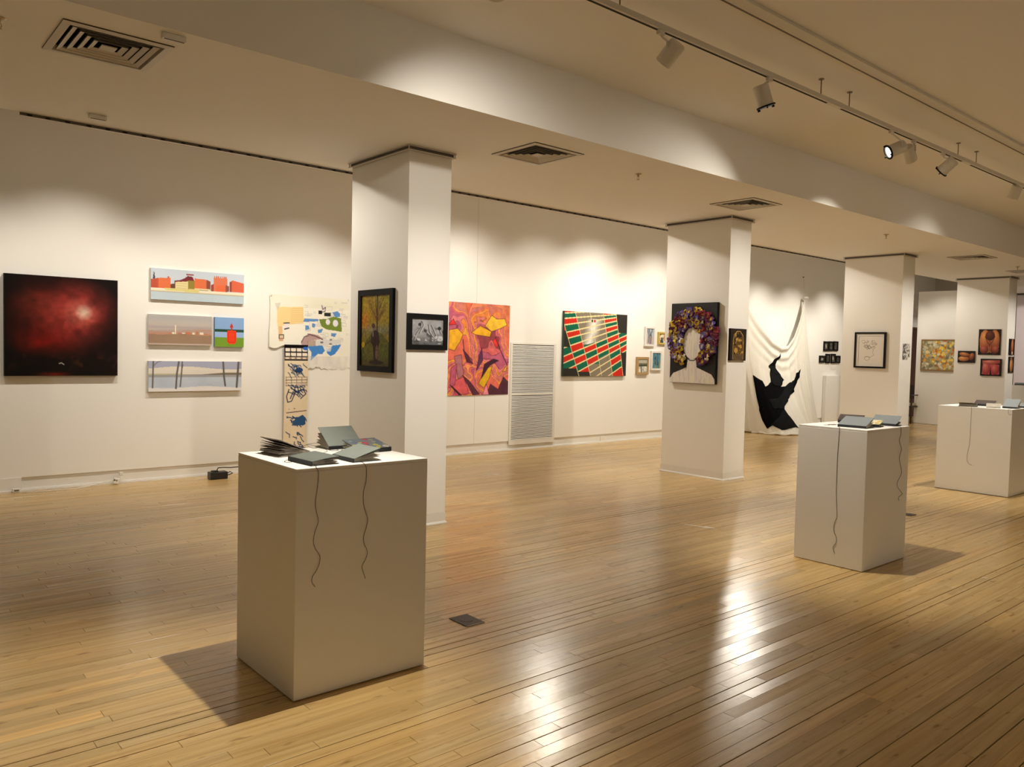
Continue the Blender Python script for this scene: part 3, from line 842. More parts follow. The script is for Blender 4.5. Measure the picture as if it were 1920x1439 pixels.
# pencil maze
r_ = np.random.default_rng(5)
for k in range(60):
    x_, y_ = r_.uniform(430, 830), r_.uniform(330, 760)
    ww, hh = r_.uniform(15, 70), r_.uniform(10, 40)
    A.line(P((x_, y_), (x_ + ww, y_ + 3), (x_ + ww, y_ + hh), (x_, y_ + hh - 2)), .004, (176, 178, 186), .75)
for q in (((430, 480), (560, 490), (560, 510), (420, 510)), ((440, 545), (470, 545), (480, 580), (440, 590)), ((500, 525), (535, 535), (525, 570), (500, 560)), ((555, 590), (605, 580), (590, 620), (560, 620)), ((680, 625), (735, 630), (720, 665), (685, 655)), ((690, 430), (740, 420), (765, 445), (765, 475), (720, 480))):
    A.poly(P(*q), (84, 138, 206), .9)
A.poly(P((565, 490), (640, 490), (700, 470), (775, 490), (785, 620), (720, 605), (640, 590), (590, 560)), (118, 140, 56))
A.ell(cu(650), cv(650, 520), .024, .038, (234, 232, 240)); A.ell(cu(722), cv(722, 535), .030, .046, (234, 232, 240))
A.poly(P((558, 408), (595, 408), (595, 445), (558, 440)), (36, 36, 34)); A.poly(P((612, 432), (676, 432), (676, 468), (612, 465)), (40, 44, 38))
A.poly(P((590, 360), (625, 375), (625, 415), (600, 430), (585, 400)), (230, 216, 220)); A.line(P((590, 362), (600, 400), (625, 380), (622, 420), (595, 425)), .008, (36, 30, 34))
A.poly(P((400, 690), (440, 640), (480, 620), (560, 640), (610, 680), (560, 680), (470, 690), (460, 735), (405, 720)), (168, 128, 132), .75)
A.line(P((465, 625), (540, 650), (605, 685)), .012, (96, 60, 70)); A.line(P((405, 700), (430, 650), (470, 640)), .010, (80, 70, 80))
A.poly(P((460, 690), (535, 685), (535, 740), (460, 740)), (150, 116, 100), .6)
A.poly(P((535, 685), (780, 690), (780, 735), (535, 740)), (218, 216, 216), .9); A.ell(cu(595), cv(595, 710), .018, .014, (120, 120, 120)); A.ell(cu(680), cv(680, 690), .016, .012, (140, 140, 140)); A.ell(cu(678), cv(678, 730), .018, .012, (130, 130, 130))
A.poly(P((460, 740), (600, 738), (625, 790), (600, 820), (560, 815), (520, 850), (490, 875), (500, 800)), (62, 132, 212), .95)
A.poly(P((640, 790), (700, 745), (780, 740), (760, 780), (720, 830), (680, 845), (650, 820)), (62, 132, 212), .95)
A.poly(P((625, 760), (690, 755), (680, 800), (640, 800)), (226, 226, 232), .8)
A.put((A.v > cv(460, 830)) * (A.u > cu(455)) * A.n(20, 8, 55) * .8, (206, 204, 204))
A.poly([(cu(840), 0), (1, 0), (1, 1), (cu(840), 1)], (240, 238, 232), .7)
e = empty('paper_collage', (4.155 + w / 2, YW, 2.235 - h / 2))
tag(e, 'large pinned white paper with blue, green and ochre patches', 'drawing')
rag = vnoise(np.linspace(0, 1, A.W), np.linspace(0, 1, A.W), 40, 1, 77, 2)
def keep(u, v):
    lim = np.where(u < cu(455), 0.675 + 0.02 * np.sin(u * 30), 0.955 + 0.09 * (np.interp(u, np.linspace(0, 1, len(rag)), rag) - .5))
    return (v < lim) & (v > 0.012 * np.sin(u * 3)) & (u > .008 * np.sin(v * 7))
link('paper', face_mesh('paper', A, w, h, M['print'], -0.012, keep, lambda u, v: -0.012 * np.sin(u * 5 + 1) * v - 0.02 * np.clip(v - .4, 0, 1) * (1 - u)), e)
for px in (0.018, 0.845):
    MB().lathe([(0, 0), (.006, .001), (.006, .004), (.003, .006), (.003, .010)], 10, Matrix.Translation(((px - .5) * w, -0.028, h / 2 - .022)) @ Matrix.Rotation(-math.pi / 2, 4, 'X')).build('push_pin', M['rail'], e)

w, h = 0.315, 1.50
A = Art(w, h, 170, (230, 214, 186))
A.put(A.n(4, 16, 61) * .5, (214, 196, 166))
A.rect(0, 0, 1, .055, (30, 26, 24))
A.rect(0, .055, 1, .135, (38, 32, 30))
for r0 in range(2):
    for k in range(4):
        c0 = .04 + .24 * k
        A.poly([(c0, .03 + .04 * r0), (c0 + .2, .028 + .04 * r0), (c0 + .21, .055 + .04 * r0), (c0 + .01, .057 + .04 * r0)], (236, 226, 212))
A.ell(.9, .03, .12, .016, (52, 108, 200)); A.rect(0, .105, 1, .125, (180, 160, 140), .8)
for k in range(4): A.rect(.05 + .24 * k, .108, .2 + .24 * k, .122, (232, 220, 200))
r_ = np.random.default_rng(8)
def scribble(v0, v1, nn, col, wd):
    for k in range(nn):
        x_, y_ = r_.uniform(.1, .75), r_.uniform(v0, v1)
        a_ = r_.uniform(-.9, .9)
        pts = [(x_ + .22 * t * math.cos(a_) + .05 * math.sin(5 * t + k), y_ + .045 * t * math.sin(a_ + 1) + .006 * math.sin(7 * t)) for t in np.linspace(0, 1, 5)]
        A.line(pts, wd, col)
scribble(.15, .24, 16, (34, 62, 104), .006); A.ell(.62, .215, .16, .022, (34, 66, 116)); scribble(.20, .25, 8, (28, 44, 74), .004)
for k in range(5): A.line([(.08 + .22 * k, .275), (.08 + .22 * k, .35)], .003, (70, 60, 56))
for k in range(4): A.line([(.06, .277 + .024 * k), (.98, .275 + .024 * k)], .003 + .002 * (k == 1), (70, 60, 56))
A.rect(.5, .325, .98, .35, (190, 170, 160), .7)
scribble(.34, .40, 18, (28, 50, 88), .007); A.line([(.2, .38), (.1, .44), (.16, .49), (.32, .48), (.44, .42), (.38, .40), (.26, .46)], .008, (28, 40, 70)); A.line([(.6, .40), (.8, .38), (.92, .42), (.7, .46)], .008, (28, 40, 70))
A.line([(.12, .58), (.95, .565)], .006, (52, 34, 30)); A.ell(.45, .545, .03, .004, (40, 30, 30)); A.ell(.22, .55, .02, .003, (40, 30, 30))
scribble(.61, .66, 12, (34, 60, 100), .008); A.poly([(.35, .69), (.5, .63), (.8, .60), (.95, .63), (.9, .69)], (44, 82, 128))
scribble(.74, .92, 16, (34, 60, 100), .007)
e = empty('hanging_scroll', (4.505, YW, 1.60 - h / 2))
tag(e, 'narrow hanging paper scroll with dark blue brushwork below the collage', 'drawing')
link('scroll_paper', face_mesh('scroll_paper', A, w, h, M['print'], -0.045, None, lambda u, v: -0.012 * np.sin(v * 5) + 0.006 * np.cos(u * 3.1)), e)
MB().tube([(-w / 2, -0.03, -h / 2 + .012), (w / 2, -0.03, -h / 2 + .012)], .008, 10).build('bottom_dowel', M['woodframe'], e)
MB().box(-w / 2, w / 2, -0.060, -0.047, h / 2 - .014, h / 2).build('top_batten', M['black'], e)

# --- autumn tree with a standing figure, framed, on the nearest column
w, h, b_ = 0.612, 0.755, 0.058
A = Art(w - 2 * b_, h - 2 * b_ + .04, 270, (150, 134, 34))
A.put(A.n(4, 5, 71) * 1.0, (176, 140, 30)); A.put((A.u > .5) * np.clip(.5 - A.v, 0, 1) * 2 * A.n(6, 6, 72), (146, 150, 36))
A.put(np.clip((A.v - .36) * 6, 0, 1) * np.clip((.62 - A.v) * 8, 0, 1), (122, 128, 118))
A.put((A.v > .52 + .9 * (A.u - .55) ** 2) * 1.0, (84, 92, 34)); A.put((A.v > .5) * A.n(5, 5, 73) * .6, (112, 100, 30)); A.put(np.clip((A.v - .85) * 5, 0, 1) * .8, (66, 44, 22))
A.put(np.exp(-(((A.u - .12) / .16) ** 2 + ((A.v - .36) / .12) ** 2)) * .9, (206, 124, 26))
A.line([(.56, .0), (.55, .2), (.56, .45), (.58, .95)], .028, (62, 40, 24))
r_ = np.random.default_rng(3)
for k in range(26):
    a_ = -math.pi / 2 + r_.uniform(-1.15, 1.15)
    L_ = r_.uniform(.2, .42); v0 = r_.uniform(.30, .42)
    A.line([(.555, v0), (.555 + .55 * L_ * math.cos(a_) , v0 + .5 * L_ * math.sin(a_)), (.555 + L_ * 1.25 * math.cos(a_), v0 + L_ * math.sin(a_) - .04)], .007, (92, 54, 22), .85)
A.poly([(.38, .52), (.48, .48), (.60, .52), (.66, .66), (.62, .72), (.60, .96), (.46, .96), (.42, .72), (.34, .66)], (48, 26, 26))
A.ell(.44, .45, .075, .055, (128, 112, 96)); A.ell(.43, .43, .06, .035, (88, 60, 44)); A.line([(.42, .52), (.42, .58)], .02, (168, 150, 130))
A.line([(.34, .64), (.22, .68), (.10, .72)], .02, (70, 50, 40)); A.ell(.07, .70, .06, .04, (196, 160, 30)); A.ell(.56, .80, .05, .10, (110, 84, 66)); A.ell(.54, .95, .25, .03, (40, 24, 16))
A.jitter(.3, 30, 40, 75)
A.c *= 0.95
hang('framed_painting', 'tall black-framed painting of a figure beneath a yellow tree', 'painting', (XCOL[0], 6.383, 1.746), 'side', w, h, A, .03, frame=M['black'], bar=b_ - .005, m='gloss')

# --- grey dancers, framed
w, h = 0.425, 0.318
A = Art(.33, .245, 280, (128, 128, 132))
A.put(A.n(7, 6, 81), (176, 176, 182)); A.put(np.clip((A.v - .5) * 2, 0, 1), (92, 92, 96)); A.put((A.n(10, 8, 82) - .55) * 4 * (A.v > .3), (66, 66, 70))
for p in ([(.30, .10), (.28, .35), (.14, .6), (.08, .85)], [(.33, .12), (.36, .25), (.24, .55)], [(.52, .22), (.56, .5), (.70, .75)], [(.62, .25), (.80, .72)], [(.86, .35), (.92, .55)], [(.45, .5), (.55, .62)]):
    A.line(p, .05, (70, 70, 74), .8); A.line([(a + .025, b - .01) for a, b in p], .025, (206, 206, 208), .8)
A.ell(.25, .22, .05, .06, (48, 48, 50)); A.ell(.88, .35, .06, .07, (40, 40, 42)); A.ell(.43, .46, .05, .06, (60, 60, 62))
A.put((A.n(9, 9, 83) > .6) * (A.v > .65) * (A.v < .85) * .8, (212, 212, 214)); A.rect(.84, .93, .94, .96, (226, 226, 226), .7)
hang('framed_painting', 'small black-framed grey picture of dancing figures', 'painting', (4.010, YC, 1.740), 'wall', w, h, A, .03, frame=M['black'], bar=.045)

# --- pink and orange abstract sheet
w, h = 1.30, 1.395
A = Art(w, h, 170, (214, 110, 96))
def warp(seed, amt, f=4):
    return A.u + amt * (A.n(f, f, seed) - .5), A.v + amt * (A.n(f, f, seed + 1) - .5)
u2, v2 = warp(91, .5, 3.5)
fld = vnoise(np.clip(u2 * .9 + .05, 0, 1), np.clip(v2 * .9 + .05, 0, 1), 3.2, 3.6, 93, 1)
pal = [(214, 104, 104), (190, 96, 124), (224, 126, 134), (232, 138, 70), (238, 168, 74), (224, 112, 92), (188, 112, 132), (234, 150, 128), (222, 96, 84), (206, 120, 110), (236, 146, 96)]
lev = np.clip(((fld - .15) / .7) * 17, 0, 16.99); li = lev.astype(int)
A.c = np.array(pal, float)[li % len(pal)]
A.put(((lev - li) < .12) * .55, (96, 40, 56))
A.put(np.clip(.28 - A.v, 0, 1) * 5 * (A.u > .3) * A.n(5, 5, 95), (222, 124, 70)); A.put(np.clip((A.u - .86) * 5, 0, 1) * np.clip(.55 - A.v, 0, 1) * 2, (198, 112, 74))
for col, q in (((240, 178, 48), [(.10, .30), (.22, .28), (.30, .34), (.26, .42), (.18, .52), (.10, .50)]), ((240, 190, 60), [(.62, .24), (.72, .12), (.80, .16), (.92, .15), (.96, .22), (.86, .26), (.72, .30)]),
               ((238, 176, 44), [(.42, .32), (.55, .24), (.72, .30), (.70, .36), (.48, .34)]), ((216, 58, 50), [(.08, .25), (.16, .18), (.20, .24)]), ((226, 62, 50), [(.74, .40), (.80, .36), (.84, .44), (.80, .48)]),
               ((224, 178, 40), [(.54, .88), (.62, .72), (.74, .68), (.70, .82), (.62, .92)]), ((234, 176, 70), [(.90, .74), (.98, .66), (.96, .74)]),
               ((92, 44, 66), [(.30, .50), (.40, .60), (.46, .66), (.36, .64)]), ((98, 52, 84), [(.50, .74), (.54, .56), (.58, .48), (.60, .62)]), ((70, 36, 56), [(.62, .66), (.76, .60), (.84, .62), (.70, .68), (.58, .82)]),
               ((178, 112, 122), [(.18, .58), (.28, .56), (.32, .78), (.24, .82)]), ((224, 96, 104), [(.14, .86), (.32, .80), (.40, .98), (.22, 1)]), ((92, 48, 62), [(.30, .78), (.40, .84), (.56, .99), (.46, 1)]),
               ((84, 46, 60), [(.66, 1), (.72, .88), (.84, .94), (.92, .80), (1, .86), (1, 1)]), ((236, 142, 156), [(.60, 1), (.66, .88), (.70, 1)]), ((196, 92, 124), [(.14, .70), (.22, .66), (.20, .88), (.12, .92)]), ((60, 30, 44), [(.12, .88), (.16, .90), (.30, 1), (.26, 1)])):
    A.poly(q, col); A.line(q + q[:1], .006, (74, 30, 46), .7)
A.line([(.78, .36), (.86, .50), (.97, .66)], .010, (74, 34, 60)); A.line([(.30, .40), (.32, .52), (.44, .62)], .010, (80, 36, 60))
A.jitter(.12, 24, 24, 97)
e = empty('abstract_sheet', (8.097 - w / 2, YW, 1.593))
tag(e, 'unframed pink, orange and violet abstract sheet beside the wall grille', 'painting')
link('painted_sheet', face_mesh('painted_sheet', A, w, h, M['print'], -0.010, None, lambda u, v: -0.004 * np.sin(u * 4) * v), e)

# --- green and red block grid
w, h = 1.558, 1.09
A = Art(w, h, 125, (120, 112, 96))
colL = [((.0, .22), (.24, 1.0)), ((.155, 0), (.42, 1.0)), ((.385, 0), (.60, 1.0)), ((.60, 0), (.78, 1.0)), ((.81, 0), (.955, 1.0))]
ci = np.zeros(A.u.shape, int); cd_ = np.full(A.u.shape, 9.)
for (a, b) in colL:
    xl = a[0] + (b[0] - a[0]) * (A.v - a[1]) / (b[1] - a[1])
    ci += (A.u > xl); cd_ = np.minimum(cd_, np.abs(A.u - xl) * w)
vl = np.array([-.06, .035, .115, .215, .335, .435, .565, .695, .80, .925, 1.06, 1.20, 1.34, 1.48]); vr = np.array([-.14, -.07, .0, .045, .10, .165, .235, .315, .40, .485, .57, .67, .78, .90])
ri = np.zeros(A.u.shape, int); rd = np.full(A.u.shape, 9.)
for a, b in zip(vl, vr):
    yl = a + (b - a) * A.u / .85
    ri += (A.v > yl); rd = np.minimum(rd, np.abs(A.v - yl) * h)
red = ((ri + ci) % 2 == 0)
A.put(np.ones_like(A.u), (20, 98, 74)); A.put(red * 1.0, (198, 44, 30))
grey = ((ci == 2) | (ci == 3)) & (A.v < .60 - .28 * A.u) | ((ci == 3) & (A.v > .62) & (A.v > 1.02 - .55 * A.u)) | ((ci == 2) & (A.v > .80))
A.put(grey * 1.0, (128, 118, 100))
dark = (ci == 5) & ((A.v < .30) | (A.v > .62)) | (ci == 0) & (A.v > .22) & ((A.v < .55) & (A.v > .30)) | (ci == 0) & (A.v > .88) | (ci == 1) & (A.v > .93)
A.put(dark * 1.0, (48, 46, 42))
A.put(grey * np.clip(1 - np.abs(A.u - .44 - .2 * (.25 - A.v)) / .13, 0, 1) * (A.v < .5) * (A.v > .1) * (.5 + A.n(8, 10, 101)), (226, 222, 214))
A.put(((rd < .010) & ~dark) * 1.0, (232, 214, 160)); A.put((cd_ < .006) * (ci < 6) * .9, (226, 208, 156))
A.ell(.465, .13, .016, .022, (190, 40, 44)); A.ell(.425, .13, .014, .02, (50, 50, 46))
hang('painting', 'wide canvas of green and red blocks in a tilted cream grid', 'painting', (10.034, YW, 1.722), 'wall', w, h, A, .05, mat('dark_green_edge', srgb(40, 70, 58), .7), m='gloss')

# --- four small framed pictures
A = Art(.2, .29, 240, (150, 170, 190))
A.put(A.n(5, 5, 111), (196, 200, 200)); A.put(A.n(6, 6, 112) * (A.v > .5), (206, 170, 160))
for q in ([(.5, .95), (.5, .3), (.35, .05)], [(.5, .5), (.75, .2), (.8, 0)], [(.65, .95), (.7, .4)], [(.3, .9), (.35, .4), (.2, .1)]): A.line(q, .05, (44, 52, 62))
hang('framed_picture', 'small white-framed picture of blue winter trees, upper left of four', 'picture', (11.478, YW, 1.903), 'wall', .28, .362, A, .04, frame=M['whiteframe'], bar=.035, group='four small framed pictures')
A = Art(.3, .18, 240, (226, 220, 204)); A.put((A.n(4, 4, 115) > .5) * 1.0, (64, 74, 84)); A.put((A.n(6, 4, 116) > .62) * 1.0, (190, 150, 60))
hang('framed_picture', 'small yellow-framed picture half hidden by the second column', 'picture', (11.90, YW, 1.88), 'wall', .36, .23, A, .04, frame=M['yellowframe'], bar=.03, group='four small framed pictures')
A = Art(.24, .24, 240, (120, 124, 110)); A.put((A.v < .3) * 1.0, (176, 176, 160)); A.put((A.v > .55) * A.n(4, 6, 118) * 1.5, (226, 222, 210)); A.line([(.3, .4), (.35, 1)], .1, (52, 56, 40)); A.line([(0, .5), (1, .45)], .14, (66, 74, 54))
hang('framed_picture', 'small oak-framed picture of a pale landscape, lower left of four', 'picture', (11.293, YW, 1.362), 'wall', .322, .32, A, .045, frame=M['woodframe'], bar=.04, group='four small framed pictures')
A = Art(.22, .28, 240, (70, 116, 140)); A.put(A.n(5, 5, 121), (104, 150, 156)); A.put((A.n(8, 4, 122) > .55) * (A.v > .5) * .8, (150, 150, 84)); A.put((A.n(9, 3, 123) > .6) * .8, (40, 76, 104))
hang('framed_picture', 'small white-framed blue-green picture, lower right of four', 'picture', (11.680, YW, 1.458), 'wall', .302, .358, A, .04, frame=M['whiteframe'], bar=.035, group='four small framed pictures')

# --- head with flower hair
w, h = 0.718, 1.045
A = Art(w, h, 190, (24, 21, 22))
sk = (226, 218, 210)
A.poly([(.0, 1), (.0, .95), (.08, .88), (.28, .83), (.38, .80), (.40, .70), (.58, .70), (.60, .80), (.72, .83), (.92, .88), (.99, .94), (1, 1)], sk)
A.ell(.49, .50, .205, .20, sk, .04)
A.put((A.n(30, 5, 131) > .58) * .35 * ((A.c.mean(-1)) > 150), (188, 180, 186)); A.put((A.n(22, 6, 132) > .62) * .4 * ((A.c.mean(-1)) > 150), (236, 232, 196))
A.line([(.38, .69), (.45, .715), (.53, .715), (.58, .70)], .012, (52, 50, 62)); A.line([(.29, .40), (.27, .52), (.32, .62)], .012, (120, 130, 190), .7)
pc = hang('flower_head_painting', 'black canvas of a faceless white head wreathed in fabric pansies', 'painting', (XCOL[1], 6.376, 1.739), 'side', w, h, A, .05, M['black'])
def flower_mesh(seed):
    r = np.random.default_rng(seed)
    pals = [((58, 38, 104), (150, 130, 90)), ((86, 22, 62), (170, 120, 60)), ((222, 190, 60), (70, 30, 60)), ((104, 20, 50), (150, 90, 60)), ((226, 220, 204), (206, 176, 60)), ((64, 52, 128), (190, 180, 190)), ((74, 22, 56), (130, 70, 100)), ((76, 34, 92), (226, 200, 80))]
    pc_, cc = pals[seed % len(pals)]
    v, f, c = [], [], []
    for k in range(5):
        a = 2 * math.pi * k / 5 + .3
        L_ = .044 * (1 + .15 * r.normal()); Wd = .021
        ca, sa = math.cos(a), math.sin(a)
        n = len(v); lift = .010 + .008 * r.random()
        for (rr, ww, yy, t) in ((.004, .006, -.014, 0), (L_ * .5, Wd, -.012 - lift, .6), (L_ * .8, Wd * 1.05, -.008 - lift * .6, 1), (L_, Wd * .5, -.002, .9)):
            for sgn in (-1, 1):
                v.append((ca * rr - sa * ww * sgn, yy + .004 * r.normal(), sa * rr + ca * ww * sgn))
                k_ = np.array(cc) * (1 - t) + np.array(pc_) * t
                c.append(np.append(lin(k_ * (1 + .12 * r.normal())), 1))
        for q in range(3): f.append((n + 2 * q, n + 2 * q + 1, n + 2 * q + 3, n + 2 * q + 2))
    n = len(v)
    for k in range(6):
        a = 2 * math.pi * k / 6; v.append((.010 * math.cos(a), -.020, .010 * math.sin(a))); c.append(np.append(lin(np.array(cc)), 1))
    f.append(tuple(n + k for k in range(6)))
    me = bpy.data.meshes.new('flower'); me.from_pydata(v, [], f); me.materials.append(M['print']); put_colors(me, np.array(c)); return me
fm = [flower_mesh(k) for k in range(16)]
r_ = np.random.default_rng(12)
spots = []
tries = 0
while len(spots) < 135 and tries < 20000:
    tries += 1
    u_, v_ = r_.uniform(-.02, 1.02), r_.uniform(.05, .80)
    du, dv = (u_ - .49) * w, (v_ - .43) * h
    if math.hypot(du / (.53 * w), dv / (.36 * h)) > 1: continue
    if math.hypot((u_ - .49) / .235, (v_ - .515) / .235) < 1: continue
    if v_ > .66 and abs(u_ - .49) < .16: continue
    if v_ > .745: continue
    if any(math.hypot((u_ - a) * w, (v_ - b) * h) < .042 for a, b in spots): continue
    spots.append((u_, v_))
for k, (u_, v_) in enumerate(spots):
    o = link('flower', fm[int(r_.integers(16))], pc, ((u_ - .5) * w, -.052 - .012 * r_.random(), (.5 - v_) * h))
    o.rotation_euler = (r_.normal() * .25, r_.uniform(0, 6.28), r_.normal() * .25)
    s_ = r_.uniform(.85, 1.15); o.scale = (s_, s_, s_)

# --- dark gold panel
w, h = 0.347, 0.405
A = Art(w, h, 260, (38, 28, 22))
arch = ((np.abs(A.u - .5) < .33) & (A.v > .35)) | (np.hypot((A.u - .5) / .33, (A.v - .38) / .30) < 1)
A.put(arch * 1.0, (92, 66, 30)); A.put(arch * (A.n(9, 11, 141) > .55) * 1.0, (180, 142, 70)); A.put(arch * (A.n(7, 9, 142) > .62) * 1.0, (40, 24, 18)); A.put(arch * (A.v > .8) * .8, (96, 78, 58))
A.line([(.17, .95), (.17, .4), (.22, .2), (.4, .08), (.6, .08), (.78, .2), (.83, .4), (.83, .95)], .02, (196, 158, 84))
hang('painting', 'small dark panel with a gold arched pattern on the second column', 'painting', (8.763, YC, 1.730), 'wall', w, h, A, .03, M['black'])

# --- seven little black frames
SM = [((17.829, 18.060), (1.742, 1.970), 'top row, left'), ((18.068, 18.276), (1.746, 1.976), 'top row, middle'), ((18.296, 18.512), (1.750, 1.982), 'top row, right'),
      ((17.651, 17.913), (1.462, 1.630), 'bottom row, first from the left'), ((17.941, 18.142), (1.450, 1.676), 'bottom row, second from the left'), ((18.194, 18.410), (1.451, 1.680), 'bottom row, third from the left'), ((18.430, 18.640), (1.458, 1.637), 'bottom row, partly behind the third column')]
for k, ((xa, xb), (za, zb), t) in enumerate(SM):
    A = Art(.15, .16, 200, (104, 100, 90)); A.put((A.n(4, 4, 150 + k) > .5) * 1.0, (52, 50, 46)); A.ell(.5, .5, .22, .3, (176, 168, 150) if k in (0, 3, 5) else (70, 68, 60), .4)
    hang('small_frame', 'tiny black-framed dark picture, ' + t, 'picture', ((xa + xb) / 2, YW, (za + zb) / 2), 'wall', xb - xa, zb - za, A, .025, frame=M['black'], bar=.038, group='seven tiny black frames')
MB().box(18.22, 18.46, YW - .004, YW - .001, 1.30, 1.37).build('label_card', M['mount'])
tag(bpy.data.objects['label_card'], 'small white label card beneath the tiny black frames', 'label')

# --- framed ink drawing
w, h = 0.535, 0.61
A = Art(w - .06, h - .06, 230, (232, 226, 218))
r_ = np.random.default_rng(21)
for k in range(20):
    cx, cy = r_.uniform(.2, .75), r_.uniform(.14, .46); R_ = r_.uniform(.03, .08)
    t = np.linspace(0, r_.uniform(3.5, 6.5), 12) + r_.uniform(0, 6)
    A.line([(cx + R_ * math.cos(a) * (1 + .3 * math.sin(2 * a)), cy + R_ * .8 * math.sin(a)) for a in t], .006, (52, 48, 48), .85)
A.line([(.25, .36), (.36, .34), (.5, .36), (.56, .42), (.48, .46), (.40, .42)], .009, (40, 36, 36)); A.line([(.7, .42), (.62, .55), (.66, .68), (.5, .76)], .006, (60, 56, 56))
t = np.linspace(0, 6.3, 14); A.line([(.38 + .11 * math.cos(a), .80 + .07 * math.sin(a)) for a in t], .006, (60, 56, 56)); A.line([(.28, .76), (.4, .73), (.52, .77)], .010, (44, 40, 40))
hang('framed_drawing', 'black-framed white sheet of looping ink lines', 'drawing', (XCOL[2], 6.377, 1.733), 'side', w, h, A, .035, frame=M['black'], bar=.028, mat_w=.04, m='print', sunk=.016)

# --- black and white paper scrap
w, h = 0.26, 0.265
A = Art(w, h, 230, (220, 216, 208)); A.put((np.abs(A.n(7, 7, 161) - .5) < .045) * 1.0, (34, 32, 32)); A.put((np.abs(A.n(5, 6, 162) - .5) < .04) * 1.0, (34, 32, 32)); A.put((A.u < .35) * (A.n(6, 6, 163) > .5) * .7, (70, 68, 66))
e = empty('ink_doodle', (13.68, YC, 1.72)); tag(e, 'unframed black-and-white doodle sheet on the third column', 'drawing')
link('paper', face_mesh('paper', A, w, h, M['print'], -.004, lambda u, v: ~((u > .72) & (v > .86)), lambda u, v: -.004 * v), e)

# --- yellow dabbed painting on the partition
w, h = 0.95, 0.77
A = Art(w, h, 180, (176, 164, 124))
r_ = np.random.default_rng(31)
for k in range(330):
    a, b = r_.uniform(0, 1), r_.uniform(0, 1)
    d = math.hypot((a - .62) / .4, (b - .5) / .5)
    if r_.random() < .55 * math.exp(-d * d): col = [(238, 196, 62), (228, 160, 52), (244, 214, 96), (196, 112, 40)][int(r_.integers(4))]
    else: col = [(206, 196, 164), (150, 140, 104), (122, 118, 96), (226, 218, 196), (172, 150, 84), (186, 178, 152)][int(r_.integers(6))]
    A.ell(a, b, r_.uniform(.02, .05), r_.uniform(.03, .07), col, .3, .95, r_.uniform(-1, 1))
hang('framed_painting', 'wide bronze-framed painting of yellow and grey dabs on the partition', 'painting', (20.57, 8.474 - .475, 1.705), 'side', w, h, A, .04, frame=M['goldframe'], bar=.028)

# --- dark body studies on the fourth column
def shade(A, cu_, cv_, ru, rv, hi, lo, rot=0.0, lx=-.3, ly=-.4, a=1.0):
    x = (A.u - cu_) * A.asp; y = A.v - cv_
    c_, s_ = math.cos(rot), math.sin(rot)
    x, y = (x * c_ + y * s_) / (ru * A.asp), (-x * s_ + y * c_) / rv
    d = x * x + y * y
    k = np.clip(1 - np.hypot(x - lx, y - ly) / 1.35, 0, 1)
    col = np.array(lo) * (1 - k[..., None]) + np.array(hi) * k[..., None]
    return A.put(np.clip((1 - d) * 5, 0, 1) * a, col)
DK = (22, 10, 12)
w, h = .42, .533
A = Art(w, h, 230, DK)
A.poly([(.12, .12), (.88, .12), (.95, .4), (.9, .85), (.74, .96), (.52, .90), (.3, .96), (.1, .85), (.05, .4)], (196, 118, 60))
shade(A, .3, .42, .24, .42, (236, 164, 96), (150, 72, 44)); shade(A, .72, .42, .24, .42, (226, 150, 84), (130, 60, 40), lx=.1)
shade(A, .28, .80, .2, .17, (210, 110, 90), (90, 36, 36)); shade(A, .74, .80, .2, .17, (206, 110, 84), (80, 32, 32), lx=.1)
shade(A, .52, .25, .22, .2, (120, 60, 36), (60, 26, 22)); A.line([(.3, .28), (.40, .5), (.51, .62), (.51, .9)], .02, (70, 28, 24)); A.line([(.74, .28), (.62, .5), (.51, .62)], .02, (70, 28, 24))
hang('painting', 'dark canvas of a rounded orange body form, topmost on the fourth column', 'painting', (XCOL[3], 6.202, 1.988), 'side', w, h, A, .012, M['black'], group='dark body studies')
w, h = .335, .25
A = Art(w, h, 230, DK); shade(A, .36, .66, .33, .24, (236, 176, 104), (150, 84, 48)); shade(A, .42, .32, .36, .2, (226, 158, 92), (110, 56, 36), .2); shade(A, .82, .48, .16, .34, (206, 130, 76), (90, 40, 30), .3); A.line([(.1, .42), (.4, .5), (.72, .42)], .04, (60, 24, 20))
hang('painting', 'small dark canvas of a reclining golden body, left on the fourth column', 'painting', (XCOL[3], 6.634, 1.672), 'side', w, h, A, .02, M['black'], group='dark body studies')
w, h = .40, .357
A = Art(w, h, 230, DK); A.poly([(.08, .10), (.9, .08), (.92, .24), (.55, .30), (.88, .34), (.9, .9), (.56, .92), (.48, .55), (.44, .92), (.08, .9), (.12, .4)], (190, 84, 84))
shade(A, .28, .55, .2, .42, (232, 140, 132), (150, 44, 50)); shade(A, .7, .62, .2, .32, (226, 122, 116), (140, 40, 46)); shade(A, .5, .2, .42, .13, (232, 150, 130), (150, 60, 56)); A.line([(.49, .5), (.5, .95)], .03, (60, 14, 18))
e = hang('painting', 'dark unframed sheet of a pink standing body, lower right on the fourth column', 'painting', (XCOL[3], 6.150, 1.461), 'side', w, h, A, .010, M['black'], group='dark body studies', gap=.012)
w, h = .28, .335
A = Art(w, h, 230, DK); shade(A, .55, .45, .24, .48, (232, 140, 80), (140, 60, 40)); A.poly([(.42, .78), (.7, .78), (.66, .98), (.48, .98)], (236, 190, 150))
hang('painting', 'narrow dark canvas of an orange limb, upper on the front of the fourth column', 'painting', (18.61, YC, 1.895), 'wall', w, h, A, .02, M['black'], group='dark body studies')
w, h = .28, .335
A = Art(w, h, 230, DK); shade(A, .45, .55, .34, .46, (232, 176, 116), (140, 84, 52)); A.line([(.5, .2), (.55, .6), (.5, 1)], .04, (110, 60, 40)); A.ell(.4, .12, .2, .1, (150, 100, 70), .5)
